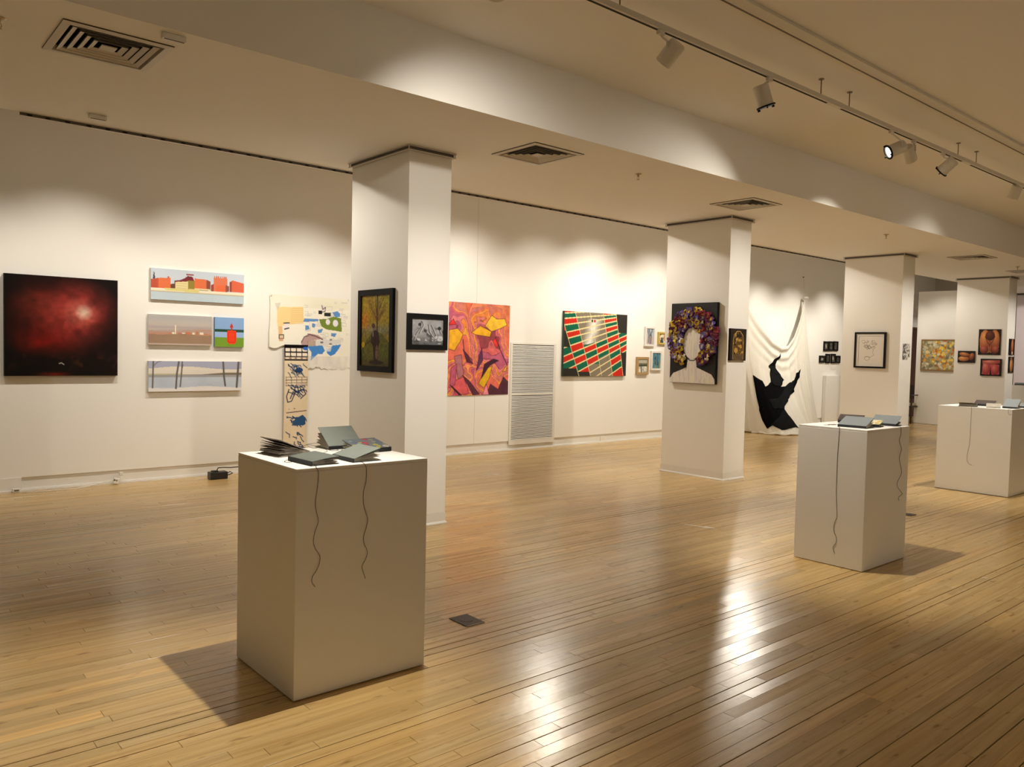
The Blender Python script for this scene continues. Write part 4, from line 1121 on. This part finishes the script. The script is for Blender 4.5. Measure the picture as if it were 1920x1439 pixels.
hang('painting', 'narrow dark canvas of a folded golden form, lower on the front of the fourth column', 'painting', (18.625, YC, 1.528), 'wall', w, h, A, .02, M['black'], group='dark body studies')

# ------------------------------------------------------------------ wall grille, slat by slat
g = empty('wall_grille', (8.13, YW, 0.085))
tag(g, 'tall white louvred return-air grille low on the long wall', 'grille')
gw, gh = 0.99, 1.63
MB().box(0, gw, -0.012, -0.001, 0, 0.075).box(0, gw, -0.012, -0.001, gh - .028, gh).box(0, .042, -0.012, -0.001, .075, gh - .028).box(gw - .048, gw, -0.012, -0.001, .075, gh - .028).build('frame', M['grille'], g)
MB().box(.042, gw - .048, -0.014, -0.001, .790, .815).build('mid_rail', M['grille'], g)
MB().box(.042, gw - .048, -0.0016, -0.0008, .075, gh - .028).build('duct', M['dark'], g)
slat = MB().add([(.044, -.013, 0), (gw - .05, -.013, 0), (gw - .05, -.003, .0125), (.044, -.003, .0125), (.044, -.0145, .0016), (gw - .05, -.0145, .0016), (gw - .05, -.0045, .0141), (.044, -.0045, .0141)],
                ((0, 3, 2, 1), (4, 5, 6, 7), (0, 1, 5, 4), (2, 3, 7, 6), (1, 2, 6, 5), (3, 0, 4, 7))).mesh('slat', M['grille'])
for z0, z1, n in ((.078, .786, 30), (.818, gh - .032, 33)):
    for k in range(n): link('slat', slat, g, (0, 0, z0 + (z1 - z0) * k / n))

# ------------------------------------------------------------------ pedestals
def pedestal(label, x, y, w_, d_, h_, top=True):
    p = empty('pedestal', (x, y, 0))
    tag(p, label, 'pedestal', 'white display pedestals')
    MB().box(0, w_, 0, d_, 0.004, h_ - .014, .0025).build('body', M['ped'], p)
    MB().box(0.0005, w_ - .0005, 0.0005, d_ - .0005, h_ - .0138, h_, .002).build('top_panel', M['ped'], p)
    MB().box(.03, w_ - .03, .03, d_ - .03, 0, .004).build('glide_base', M['dark'], p)
    return p
H1, H2, H3 = 1.05, 1.063, 1.034
pedestal('large white pedestal with five notebooks, nearest the viewer', 1.551, 3.273, .700, .661, H1)
pedestal('white pedestal in the middle distance with four notebooks', 5.82, 2.757, .715, .553, H2)
pedestal('wide white pedestal with open books at the right edge', 10.47, 3.265, .90, .82, H3)
pedestal('far white pedestal half hidden by the fourth column', 20.6, 5.95, .7, .62, 1.05)
pn = MB().box(17.87, 18.56, YW - .09, YW - .006, 0.002, 1.155, .003).build('white_panel', M['ped'])
tag(pn, 'plain white panel standing against the wall behind the middle pedestal', 'panel')

# ------------------------------------------------------------------ notebooks
def sheet(hinge, wid, ang, curl, th, n=6):
    """a leaf hinged along local x (length hinge), reaching +y (wid), raised by ang, bending by curl"""
    mb = MB()
    prof = []
    yy = zz = 0.0
    for k in range(n + 1):
        prof.append((yy, zz))
        a = ang + curl * (k / n)
        yy += wid / n * math.cos(a); zz += wid / n * math.sin(a)
    for (y_, z_) in prof:
        mb.v += [(-hinge / 2, y_, z_), (hinge / 2, y_, z_), (-hinge / 2, y_, z_ + th), (hinge / 2, y_, z_ + th)]
    for k in range(n):
        a = 4 * k
        mb.f += [(a, a + 1, a + 5, a + 4), (a + 3, a + 2, a + 6, a + 7), (a + 2, a, a + 4, a + 6), (a + 1, a + 3, a + 7, a + 5)]
    mb.f += [(0, 2, 3, 1), (4 * n, 4 * n + 1, 4 * n + 3, 4 * n + 2)]
    return mb
def notebook(label, at, rotz, hinge, wid, cover, open_a, n=7, page='page', thick=.018, curl=.0, cover_mesh=None, pcurl=.1, spine=True):
    b = empty('notebook', at, rotz)
    tag(b, label, 'book', 'notebooks on the pedestals')
    sheet(hinge, wid, 0, 0, .0025).build('back_cover', M[cover] if spine else M[page], b, (0, 0, .0005))
    for k in range(n):
        t = (k + .5) / n
        a = open_a * .82 * t
        sheet(hinge - .008, wid - .006 - .004 * (k % 3), a, pcurl * math.sin(k * 1.7) - .05, .0012).build('leaf', M[page], b, (0, .002, .0035 + thick * t))
    c = sheet(hinge, wid, open_a, curl, .003)
    if cover_mesh is None: fc = c.build('front_cover', M[cover], b, (0, 0, .004 + thick))
    else: fc = link('front_cover', cover_mesh, b, (0, 0, .004 + thick), (open_a, 0, 0))
    if spine: MB().box(-hinge / 2, hinge / 2, -.004, .001, 0.0005, .0065 + thick, .0015).build('spine', M['spine'], b)
    return b, fc
def cord_on(b, pts, r=.0011, name='cord'):
    """pts in world space, laid into the notebook's own frame"""
    M_ = Matrix.Translation(b.location) @ Matrix.Rotation(b.rotation_euler.z, 4, 'Z')
    inv = M_.inverted()
    P_ = [Vector(p) for p in pts]
    out = []
    for k in range(len(P_) - 1):
        p0, p1, p2, p3 = P_[max(k - 1, 0)], P_[k], P_[k + 1], P_[min(k + 2, len(P_) - 1)]
        for t in (0, .33, .66):
            out.append(0.5 * ((2 * p1) + (-p0 + p2) * t + (2 * p0 - 5 * p1 + 4 * p2 - p3) * t * t + (-p0 + 3 * p1 - 3 * p2 + p3) * t ** 3))
    out.append(P_[-1])
    MB().tube([inv @ p for p in out], r, 6).build(name, M['cord'], b, smooth=True)

def floral_cover(hinge, wid, seed, ground, cols, th=.003):
    A = Art(hinge, wid, 700, ground)
    r = np.random.default_rng(seed)
    for k in range(34):
        cu_, cv_ = r.uniform(0, 1), r.uniform(0, 1); col = cols[int(r.integers(len(cols)))]
        R_ = r.uniform(.03, .085); a0 = r.uniform(0, 6)
        for q in range(5):
            A.ell(cu_ + R_ * .8 * math.cos(a0 + q * 1.256), cv_ + R_ * 1.0 * math.sin(a0 + q * 1.256), R_ * .62, R_ * .72, col, .2)
        A.ell(cu_, cv_, R_ * .4, R_ * .45, tuple(np.array(col) * .5 + np.array((120, 110, 40)) * .5), .2)
    X = (A.u - .5) * hinge; Y = (1 - A.v) * wid
    W, H = A.W, A.H
    co = np.stack([X, Y, np.full_like(X, th)], -1).reshape(-1, 3)
    idx = np.arange(W * H).reshape(H, W)
    f = np.stack([idx[:-1, :-1], idx[1:, :-1], idx[1:, 1:], idx[:-1, 1:]], -1).reshape(-1, 4)
    v = [tuple(p) for p in co]; fs = [tuple(map(int, q)) for q in f]
    n = len(v)
    v += [(-hinge / 2, 0, 0), (hinge / 2, 0, 0), (hinge / 2, wid, 0), (-hinge / 2, wid, 0), (-hinge / 2, 0, th), (hinge / 2, 0, th), (hinge / 2, wid, th), (-hinge / 2, wid, th)]
    fs += [(n + 3, n + 2, n + 1, n), (n, n + 1, n + 5, n + 4), (n + 1, n + 2, n + 6, n + 5), (n + 2, n + 3, n + 7, n + 6), (n + 3, n, n + 4, n + 7)]
    me = bpy.data.meshes.new('floral_cover'); me.from_pydata(v, [], fs); me.materials.append(M['print'])
    c = np.concatenate([lin(A.c), np.ones((H, W, 1))], -1).reshape(-1, 4)
    put_colors(me, np.concatenate([c, np.tile(np.append(lin(np.array(ground)), 1), (8, 1))]))
    return me

HP = math.pi / 2
# nearest pedestal
Z1 = H1 + .0005
b1, _ = notebook('fanned notebook with ruffled stained pages at the back left of the nearest pedestal', (1.805, 3.775, Z1), HP + .12, .20, .175, 'page2', .36, 18, 'page2', .012, .05, pcurl=.16, spine=False)
b2, _ = notebook('grey-green notebook at the front left of the nearest pedestal', (1.645, 3.43, Z1), -HP + .05, .225, .140, 'cover_dark', .15, 8, 'page2', .014, -.10)
b3, _ = notebook('grey-green notebook propped ajar at the front of the nearest pedestal', (1.862, 3.42, Z1), -HP + .02, .205, .150, 'cover', .30, 5, 'page', .012, -.05)
MB().box(-.055, .01, .10, .150, .0172, .0186).build('orange_slip', mat('orange_slip', srgb(206, 120, 70), .8), b3)
b4, _ = notebook('pale green notebook standing open at the back of the nearest pedestal', (2.085, 3.802, Z1), .03, .205, .150, 'cover', .66, 7, 'page', .012, -.05)
fl = floral_cover(.20, .165, 5, (96, 104, 108), [(150, 60, 76), (170, 160, 150), (84, 92, 120), (160, 150, 60), (120, 130, 118), (70, 76, 90)])
b5, _ = notebook('notebook with a flower-print cover on the nearest pedestal', (2.140, 3.592, Z1), .06, .20, .165, 'spine', .20, 6, 'page', .016, cover_mesh=fl)
C1 = [(1.70, 3.36, Z1 + .004), (1.66, 3.30, Z1 + .003), (1.648, 3.274, Z1 + .002), (1.650, 3.2695, 1.042), (1.657, 3.27, 1.028), (1.654, 3.27, 0.966), (1.644, 3.27, 0.898), (1.649, 3.27, 0.852), (1.66, 3.27, 0.805), (1.644, 3.27, 0.761), (1.637, 3.27, 0.716), (1.648, 3.27, 0.68), (1.669, 3.27, 0.648), (1.668, 3.27, 0.614), (1.653, 3.27, 0.581), (1.635, 3.27, 0.559), (1.632, 3.27, 0.533), (1.648, 3.27, 0.509)]
C2 = [(1.91, 3.34, Z1 + .003), (1.895, 3.30, Z1 + .003), (1.890, 3.274, Z1 + .002), (1.896, 3.2695, 1.042), (1.903, 3.27, 1.026), (1.902, 3.27, 0.966), (1.889, 3.27, 0.92), (1.89, 3.27, 0.86), (1.904, 3.27, 0.816), (1.914, 3.27, 0.785), (1.906, 3.27, 0.744), (1.893, 3.27, 0.704), (1.897, 3.27, 0.668), (1.914, 3.27, 0.635), (1.911, 3.27, 0.605), (1.888, 3.27, 0.567), (1.889, 3.27, 0.549), (1.906, 3.27, 0.502)]
cord_on(b2, C1); cord_on(b3, C2)
cord_on(b2, [(1.645, 3.54, Z1 + .008), (1.62, 3.53, Z1 + .003), (1.60, 3.50, Z1 + .002), (1.612, 3.465, Z1 + .002), (1.64, 3.50, Z1 + .006)], .0009)
cord_on(b1, [(1.80, 3.70, Z1 + .004), (1.86, 3.69, Z1 + .002), (1.93, 3.72, Z1 + .002), (1.96, 3.80, Z1 + .006), (1.92, 3.86, Z1 + .022), (1.87, 3.83, Z1 + .03), (1.88, 3.77, Z1 + .018), (1.93, 3.79, Z1 + .024), (1.955, 3.86, Z1 + .03), (1.91, 3.905, Z1 + .022), (1.85, 3.86, Z1 + .004), (1.83, 3.79, Z1 + .002)], .0009)
cord_on(b4, [(1.99, 3.79, Z1 + .003), (1.975, 3.775, Z1 + .002), (1.98, 3.74, Z1 + .002), (2.01, 3.745, Z1 + .002), (2.02, 3.785, Z1 + .003)], .0009)
# middle pedestal
Z2 = H2 + .0005
b6, _ = notebook('thick dark brown notebook at the back of the middle pedestal', (6.32, 3.14, Z2), -HP + .35, .19, .16, 'cover3', .30, 6, 'page', .016, -.15)
b7, _ = notebook('grey-blue notebook at the front corner of the middle pedestal', (5.935, 2.935, Z2), -HP + .10, .215, .17, 'cover2', .36, 5, 'page', .012, -.04)
fl2 = floral_cover(.19, .15, 9, (206, 200, 170), [(214, 206, 96), (190, 190, 120), (226, 220, 196), (170, 160, 120), (200, 170, 100)])
b8, _ = notebook('notebook with a yellow flower-print cover on the middle pedestal', (6.135, 2.92, Z2), -HP + .22, .19, .15, 'spine', .16, 6, 'page2', .016, cover_mesh=fl2)
b9, _ = notebook('grey notebook with a curling cover at the right of the middle pedestal', (6.375, 2.90, Z2), -HP + .12, .20, .145, 'cover2', .22, 4, 'cover3', .012, .45)
cord_on(b7, [(5.95, 3.05, Z2 + .004), (5.90, 3.03, Z2 + .003), (5.85, 2.99, Z2 + .003), (5.822, 2.972, Z2 + .0025), (5.8165, 2.972, 1.055), (5.8175, 2.974, 0.993), (5.8175, 2.979, 0.85), (5.8175, 2.978, 0.707), (5.8175, 2.978, 0.584), (5.8175, 2.968, 0.452), (5.8175, 2.964, 0.381), (5.8175, 2.981, 0.337), (5.8175, 2.984, 0.274), (5.8175, 2.963, 0.227), (5.8175, 2.962, 0.186), (5.8175, 2.986, 0.14), (5.8175, 2.969, 0.099)], .0014)
cord_on(b9, [(6.38, 2.80, Z2 + .004), (6.372, 2.775, Z2 + .003), (6.369, 2.76, Z2 + .0025), (6.369, 2.7535, 1.056), (6.376, 2.754, 1.006), (6.35, 2.754, 0.955), (6.397, 2.754, 0.889), (6.364, 2.754, 0.817), (6.408, 2.754, 0.729), (6.412, 2.754, 0.687), (6.347, 2.754, 0.629), (6.363, 2.754, 0.585), (6.447, 2.754, 0.529), (6.382, 2.754, 0.509), (6.39, 2.754, 0.477)], .0014)
cord_on(b6, [(6.28, 3.06, Z2 + .003), (6.10, 3.10, Z2 + .002), (5.97, 3.14, Z2 + .002), (5.92, 3.11, Z2 + .01), (5.95, 3.07, Z2 + .012), (5.99, 3.11, Z2 + .004), (5.93, 3.16, Z2 + .002)], .0014)
# right pedestal
Z3 = H3 + .0005
b10, _ = notebook('open notebook with a dark cover and cream pages on the right pedestal', (10.64, 3.80, Z3), HP + .3, .20, .15, 'cover3', .10, 10, 'page', .03, -.05)
b11, _ = notebook('thin notebook with splayed pages on the right pedestal', (10.57, 3.50, Z3), -HP + .3, .15, .14, 'page2', .35, 8, 'page', .006, -.2, spine=False)
b12, _ = notebook('flat dark notebook at the back of the right pedestal', (10.86, 3.70, Z3), -HP + .2, .22, .18, 'cover3', .22, 6, 'page2', .022, .0)
b13, _ = notebook('grey-blue notebook propped open facing the viewer on the right pedestal', (10.70, 3.365, Z3), -HP + .05, .16, .16, 'cover2', .60, 6, 'page', .014, -.05)
b14, _ = notebook('grey-blue notebook at the far right of the right pedestal', (11.0, 3.36, Z3), -HP + .1, .16, .16, 'cover2', .22, 5, 'page', .014, .0)
cord_on(b11, [(10.57, 3.60, Z3 + .003), (10.52, 3.66, Z3 + .003), (10.475, 3.702, Z3 + .0025), (10.4665, 3.702, 1.02), (10.467, 3.703, 0.784), (10.467, 3.706, 0.589), (10.467, 3.723, 0.474), (10.467, 3.727, 0.392), (10.467, 3.703, 0.346), (10.467, 3.668, 0.334)], .0014)
cord_on(b13, [(10.60, 3.31, Z3 + .003), (10.52, 3.305, Z3 + .003), (10.473, 3.305, Z3 + .0035), (10.464, 3.305, Z3), (10.463, 3.304, 1.01), (10.463, 3.30, .985), (10.463, 3.285, .968), (10.463, 3.272, .985)], .0014)
b15, _ = notebook('grey notebook on the far pedestal behind the fourth column', (20.85, 6.38, 1.0505), -HP + .2, .21, .17, 'cover2', .2, 5, 'page', .014, .0)

# ------------------------------------------------------------------ draped cloth with black felt figure
def _ip(s, ks, vs_): return np.stack([np.interp(s, ks, np.array(vs_)[:, k]) for k in range(3)], -1)
def drape(s, t):
    s = np.asarray(s, float); t = np.asarray(t, float)
    tk = [0, .12, .2, .3, .42, .5, .56, .64, .72, .78, .84, 1]
    tv = [(14.12, 9.50, 2.95), (14.14, 9.48, 2.95), (14.42, 9.46, 2.63), (14.86, 9.45, 2.25), (15.35, 9.45, 1.93), (15.72, 9.44, 1.80), (15.98, 9.44, 1.82), (16.26, 9.45, 2.03), (16.50, 9.46, 2.40), (16.66, 9.47, 2.74), (16.72, 9.48, 2.90), (16.75, 9.50, 2.92)]
    bk = [0, .1, .2, .3, .42, .55, .68, .8, .9, 1]
    bv = [(14.35, 9.42, .02), (14.40, 9.18, .02), (14.42, 8.90, .02), (14.50, 8.62, .02), (14.85, 8.46, .02), (15.45, 8.56, .02), (16.05, 8.85, .02), (16.55, 9.05, .02), (16.95, 9.22, .02), (17.3, 9.42, .02)]
    a = _ip(s, tk, tv); b = _ip(s, bk, bv)
    tt = t[..., None]
    Pp = a * (1 - tt) + b * tt
    Pp[..., 1] = a[..., 1] * (1 - t ** 1.7) + b[..., 1] * t ** 1.7
    Pp[..., 0] = a[..., 0] * (1 - t ** 1.15) + b[..., 0] * t ** 1.15
    gg = np.clip((s - .72) / .2, 0, 1); gg = gg * gg * (3 - 2 * gg); gl = 1 - np.clip((s - .05) / .3, 0, 1)
    amp = (.010 + .026 * t) * (1 - .45 * np.exp(-((s - .5) / .2) ** 2)) * (1 - .6 * np.exp(-((s - .22) / .07) ** 2)) * np.clip(t * 4, 0, 1)
    ph = 2 * np.pi * (9 * s + 5 * gg * s + 2.5 * gl * s) + 1.2 * np.sin(3 * t)
    rip = amp * (np.sin(ph) + .4 * np.sin(2.3 * ph + 1))
    Pp[..., 1] -= np.abs(rip) + rip * .5
    Pp[..., 0] += rip * .10
    sw_ = np.exp(-((s - .46) / .22) ** 2) * np.exp(-(t / .28) ** 2)
    Pp[..., 1] -= .05 * sw_ * (.5 + .5 * np.sin(2 * np.pi * t * 9))
    return Pp
dr = empty('draped_cloth', (15.6, 9.0, 0))
tag(dr, 'swagged white cloth hung from the wall with a black felt figure', 'textile')
base = np.array((15.6, 9.0, 0))
NS, NT = 181, 121
S_, T_ = np.meshgrid(np.linspace(0, 1, NS), np.linspace(0, 1, NT))
PC = drape(S_, T_) - base
PC[..., 2] = np.maximum(PC[..., 2], .006 + .006 * np.sin(S_ * 40))
idx = np.arange(NS * NT).reshape(NT, NS)
f = np.stack([idx[:-1, :-1], idx[1:, :-1], idx[1:, 1:], idx[:-1, 1:]], -1).reshape(-1, 4)
mb = MB(); mb.v = [tuple(p) for p in PC.reshape(-1, 3)]; mb.f = [tuple(map(int, q)) for q in f]
cl = mb.build('cloth', M['cloth'], dr, smooth=True)
so = cl.modifiers.new('thickness', 'SOLIDIFY'); so.thickness = .003; so.offset = 0
# rolled hem lying on the floor
hs = np.linspace(.06, 1, 60)
hp = drape(hs, np.ones_like(hs)) - base
hp[:, 2] = .022 + .008 * np.sin(hs * 55); hp[:, 1] -= .02 + .02 * np.sin(hs * 31); hp[:, 0] -= .01
MB().tube([tuple(p) for p in hp], [.020 + .008 * math.sin(k * 1.3) for k in range(60)], 8).build('floor_hem', M['cloth'], dr, smooth=True)
MB().tube([tuple(p + np.array((0, -.015, .018 + .004 * math.sin(k)))) for k, p in enumerate(hp[5:50] + np.array((.03, .05, 0)))], .016, 8).build('floor_fold', M['cloth'], dr, smooth=True)
# gathered knot, rope and nail on the right, rope on the left
MB().tube([(1.13, .495, 2.90), (1.155, .47, 2.935), (1.20, .45, 2.925), (1.24, .44, 2.885)], [.03, .028, .022, .012], 10).build('gathered_knot', M['cloth'], dr, smooth=True)
MB().tube([(1.16, .48, 2.94), (1.20, .575, 3.40)], .004, 6).build('hanging_string', M['rail'], dr)
MB().tube([(1.20, .560, 3.40), (1.20, .590, 3.40)], .010, 8).build('nail', M['dark'], dr)
MB().tube([(-1.47, .49, 2.95), (-1.50, .575, 3.40)], .004, 6).build('hanging_string', M['rail'], dr)
MB().tube([(-1.50, .560, 3.40), (-1.50, .590, 3.40)], .010, 8).build('nail', M['dark'], dr)
def applique(name, poly, m, off):
    bm = bmesh.new()
    bv_ = [bm.verts.new((a, b, 0)) for a, b in poly]
    for tri in tessellate_polygon([[Vector((a, b, 0)) for a, b in poly]]): bm.faces.new([bv_[i] for i in tri])
    for k in range(1, 60):
        bmesh.ops.bisect_plane(bm, geom=bm.verts[:] + bm.edges[:] + bm.faces[:], plane_co=(k / 60, 0, 0), plane_no=(1, 0, 0))
    for k in range(1, 40):
        bmesh.ops.bisect_plane(bm, geom=bm.verts[:] + bm.edges[:] + bm.faces[:], plane_co=(0, k / 40, 0), plane_no=(0, 1, 0))
    st = np.array([v.co[:2] for v in bm.verts])
    h_ = .004
    p = drape(st[:, 0], st[:, 1])
    ds = drape(np.clip(st[:, 0] + h_, 0, 1), st[:, 1]) - p; dt = drape(st[:, 0], np.clip(st[:, 1] + h_, 0, 1)) - p
    nrm = np.cross(dt, ds); nrm /= np.linalg.norm(nrm, axis=1)[:, None] + 1e-9
    p = p - base + nrm * off
    for v, q in zip(bm.verts, p): v.co = q
    me = bpy.data.meshes.new(name); bm.to_mesh(me); bm.free(); me.materials.append(m)
    me.polygons.foreach_set('use_smooth', [True] * len(me.polygons))
    o = link(name, me, dr)
    so = o.modifiers.new('thickness', 'SOLIDIFY'); so.thickness = .004; so.offset = 0
    return o
applique('felt_figure', [(0.503, 0.083), (0.477, 0.167), (0.44, 0.257), (0.443, 0.293), (0.463, 0.343), (0.5, 0.403), (0.45, 0.503), (0.5, 0.48), (0.55, 0.44), (0.613, 0.453), (0.65, 0.413), (0.713, 0.447), (0.63, 0.503), (0.52, 0.587), (0.42, 0.723), (0.407, 0.75), (0.427, 0.827), (0.457, 0.943), (0.433, 0.93), (0.317, 0.963), (0.263, 0.93), (0.207, 0.963), (0.193, 0.9), (0.187, 0.827), (0.19, 0.807), (0.187, 0.733), (0.187, 0.64), (0.187, 0.56), (0.277, 0.547), (0.297, 0.583), (0.36, 0.503), (0.39, 0.337), (0.373, 0.337), (0.427, 0.23)], M['felt'], .010)
for q in ([(0.37, 0.34), (0.44, 0.27), (0.443, 0.3), (0.46, 0.347), (0.5, 0.403), (0.45, 0.5), (0.387, 0.527), (0.363, 0.503), (0.38, 0.4), (0.39, 0.347)],
          [(0.297, 0.697), (0.383, 0.657), (0.433, 0.593), (0.487, 0.493), (0.55, 0.44), (0.613, 0.453), (0.52, 0.587), (0.42, 0.723), (0.403, 0.757), (0.31, 0.78)],
          [(0.25, 0.93), (0.32, 0.853), (0.393, 0.763), (0.427, 0.827), (0.45, 0.94), (0.433, 0.93), (0.317, 0.963), (0.267, 0.93)]):
    applique('felt_piece', q, M['felt2'], .017)

# ------------------------------------------------------------------ armchair by the far door
ch = empty('armchair', (20.25, 8.50, 0))
tag(ch, 'dark wooden armchair with a beige seat by the partition', 'chair')
for x_, y_, z_ in ((0, .02, .69), (0, .56, .69), (.50, .04, .96), (.50, .54, .96)):
    MB().box(x_, x_ + .035, y_, y_ + .035, 0, z_, .004).build('leg', M['darkwood'], ch)
MB().box(-.01, .535, .01, .60, .40, .435, .004).build('seat_frame', M['darkwood'], ch)
MB().box(.0, .50, .04, .57, .436, .49, .015).build('seat_cushion', M['seat'], ch)
for y_ in (.01, .55): MB().box(-.03, .52, y_, y_ + .05, .69, .715, .005).build('armrest', M['darkwood'], ch)
MB().box(.505, .53, .08, .535, .60, .95, .006).build('backrest', M['darkwood'], ch)
MB().box(.015, .03, .055, .56, .18, .205).build('stretcher', M['darkwood'], ch)

# ------------------------------------------------------------------ small things along the floor and baseboard
fb = empty('floor_box', (2.756, 3.584, 0))
tag(fb, 'bronze floor outlet plate beside the nearest pedestal', 'floor outlet')
MB().box(0, .132, 0, .172, .0006, .005, .0015).build('cover_plate', M['bronze'], fb)
MB().box(.0, .132, -.004, .002, .0006, .0045).build('front_edge', mat('bright_bronze', (.30, .26, .22), .25, metal=.8), fb)
MB().tube([(.066, .086, .004), (.066, .086, .0062)], .038, 24).build('screw_cap', M['bronze'], fb)
fb2 = empty('floor_box', (8.33, 3.46, 0))
tag(fb2, 'small dark floor plate behind the middle pedestal', 'floor outlet')
MB().box(0, .12, 0, .10, .0006, .006, .0015).build('cover_plate', M['blackplastic'], fb2)
MB().tube([(.06, .05, .005), (.06, .05, .0072)], .03, 20).build('screw_cap', M['bronze'], fb2)
def arrow(label, at, rot, L_, wd):
    o = MB().add([(0, -wd / 4, .0008), (L_ * .6, -wd / 3, .0008), (L_ * .6, -wd, .0008), (L_, 0, .0008), (L_ * .6, wd, .0008), (L_ * .6, wd / 3, .0008), (0, wd / 5, .0008)], ((0, 1, 2, 3, 4, 5, 6),)).build('tape_arrow', M['tape'], None, at, (0, 0, rot))
    so = o.modifiers.new('thickness', 'SOLIDIFY'); so.thickness = .0004; so.offset = 1
    return tag(o, label, 'floor marking', 'pale tape arrows on the floor')
arrow('pale tape arrow on the floor before the second column', (6.06, 4.56, 0), -1.22, .30, .05)
arrow('pale tape arrow on the floor between the first column and the wall', (6.22, 7.81, 0), -.03, .30, .05)

ad = empty('power_adapter', (3.33, 9.27, 0))
tag(ad, 'black power adapter box with a cord on the floor by the wall', 'adapter')
MB().box(0, .205, 0, .11, 0.001, .088, .008).build('case', M['blackplastic'], ad)
MB().box(.03, .10, .02, .08, .088, .104, .004).build('plug', M['blackplastic'], ad)
MB().tube([(.20, .05, .05), (.25, .06, .075), (.29, .08, .05), (.25, .10, .03), (.19, .13, .02)], .006, 8).build('loop_cord', M['blackplastic'], ad, smooth=True)
MB().tube([(.09, .05, .10), (.11, .06, .130), (.18, .09, .125), (.3, .16, .105), (.55, .22, .10), (.9, .25, .10), (1.3, .26, .05)], .006, 8).build('power_cord', M['blackplastic'], ad, smooth=True)

ps = empty('power_plug', (2.37, 9.56, 0))
tag(ps, 'white plug adapter and cable hanging at the baseboard', 'plug')
MB().box(-.03, .03, -.045, -.005, .012, .075, .005).build('body', M['plastic'], ps, rot=(0, .25, 0))
MB().box(.045, .085, -.03, -.004, .10, .135, .004).build('top_plug', M['plastic'], ps)
MB().box(-.018, -.002, -.047, -.044, .048, .062).box(.004, .018, -.047, -.044, .042, .052).build('socket_holes', M['dark'], ps)
MB().tube([(.065, -.02, .10), (.06, -.035, .07), (.05, -.03, .03), (.02, -.03, .02)], .004, 6).build('lead', M['plastic'], ps, smooth=True)
MB().tube([(-.02, -.03, .06), (-.12, -.05, .045), (-.25, -.07, .02), (-.40, -.10, .006), (-.65, -.10, .006), (-.9, -.08, .006)], .004, 6).build('cable', M['plastic'], ps, smooth=True)
ps2 = empty('wall_outlet', (10.32, YW + .018, 0))
tag(ps2, 'white outlet plate on the baseboard under the green and red canvas', 'outlet')
MB().box(-.06, .06, -.012, -.001, .032, .112, .003).build('plate', M['plastic'], ps2)
for k in (-.026, .026): MB().box(k - .016, k + .016, -.0135, -.012, .05, .094).build('socket', M['grille'], ps2)
ps3 = empty('wall_outlet', (1.43, YW - .02, 0))
tag(ps3, 'small white socket low on the baseboard at the far left', 'outlet')
MB().box(-.035, .035, -.035, -.001, .003, .045, .004).build('plate', M['plastic'], ps3)
MB().box(-.022, .022, -.037, -.035, .018, .032).build('socket', M['raildark'], ps3)
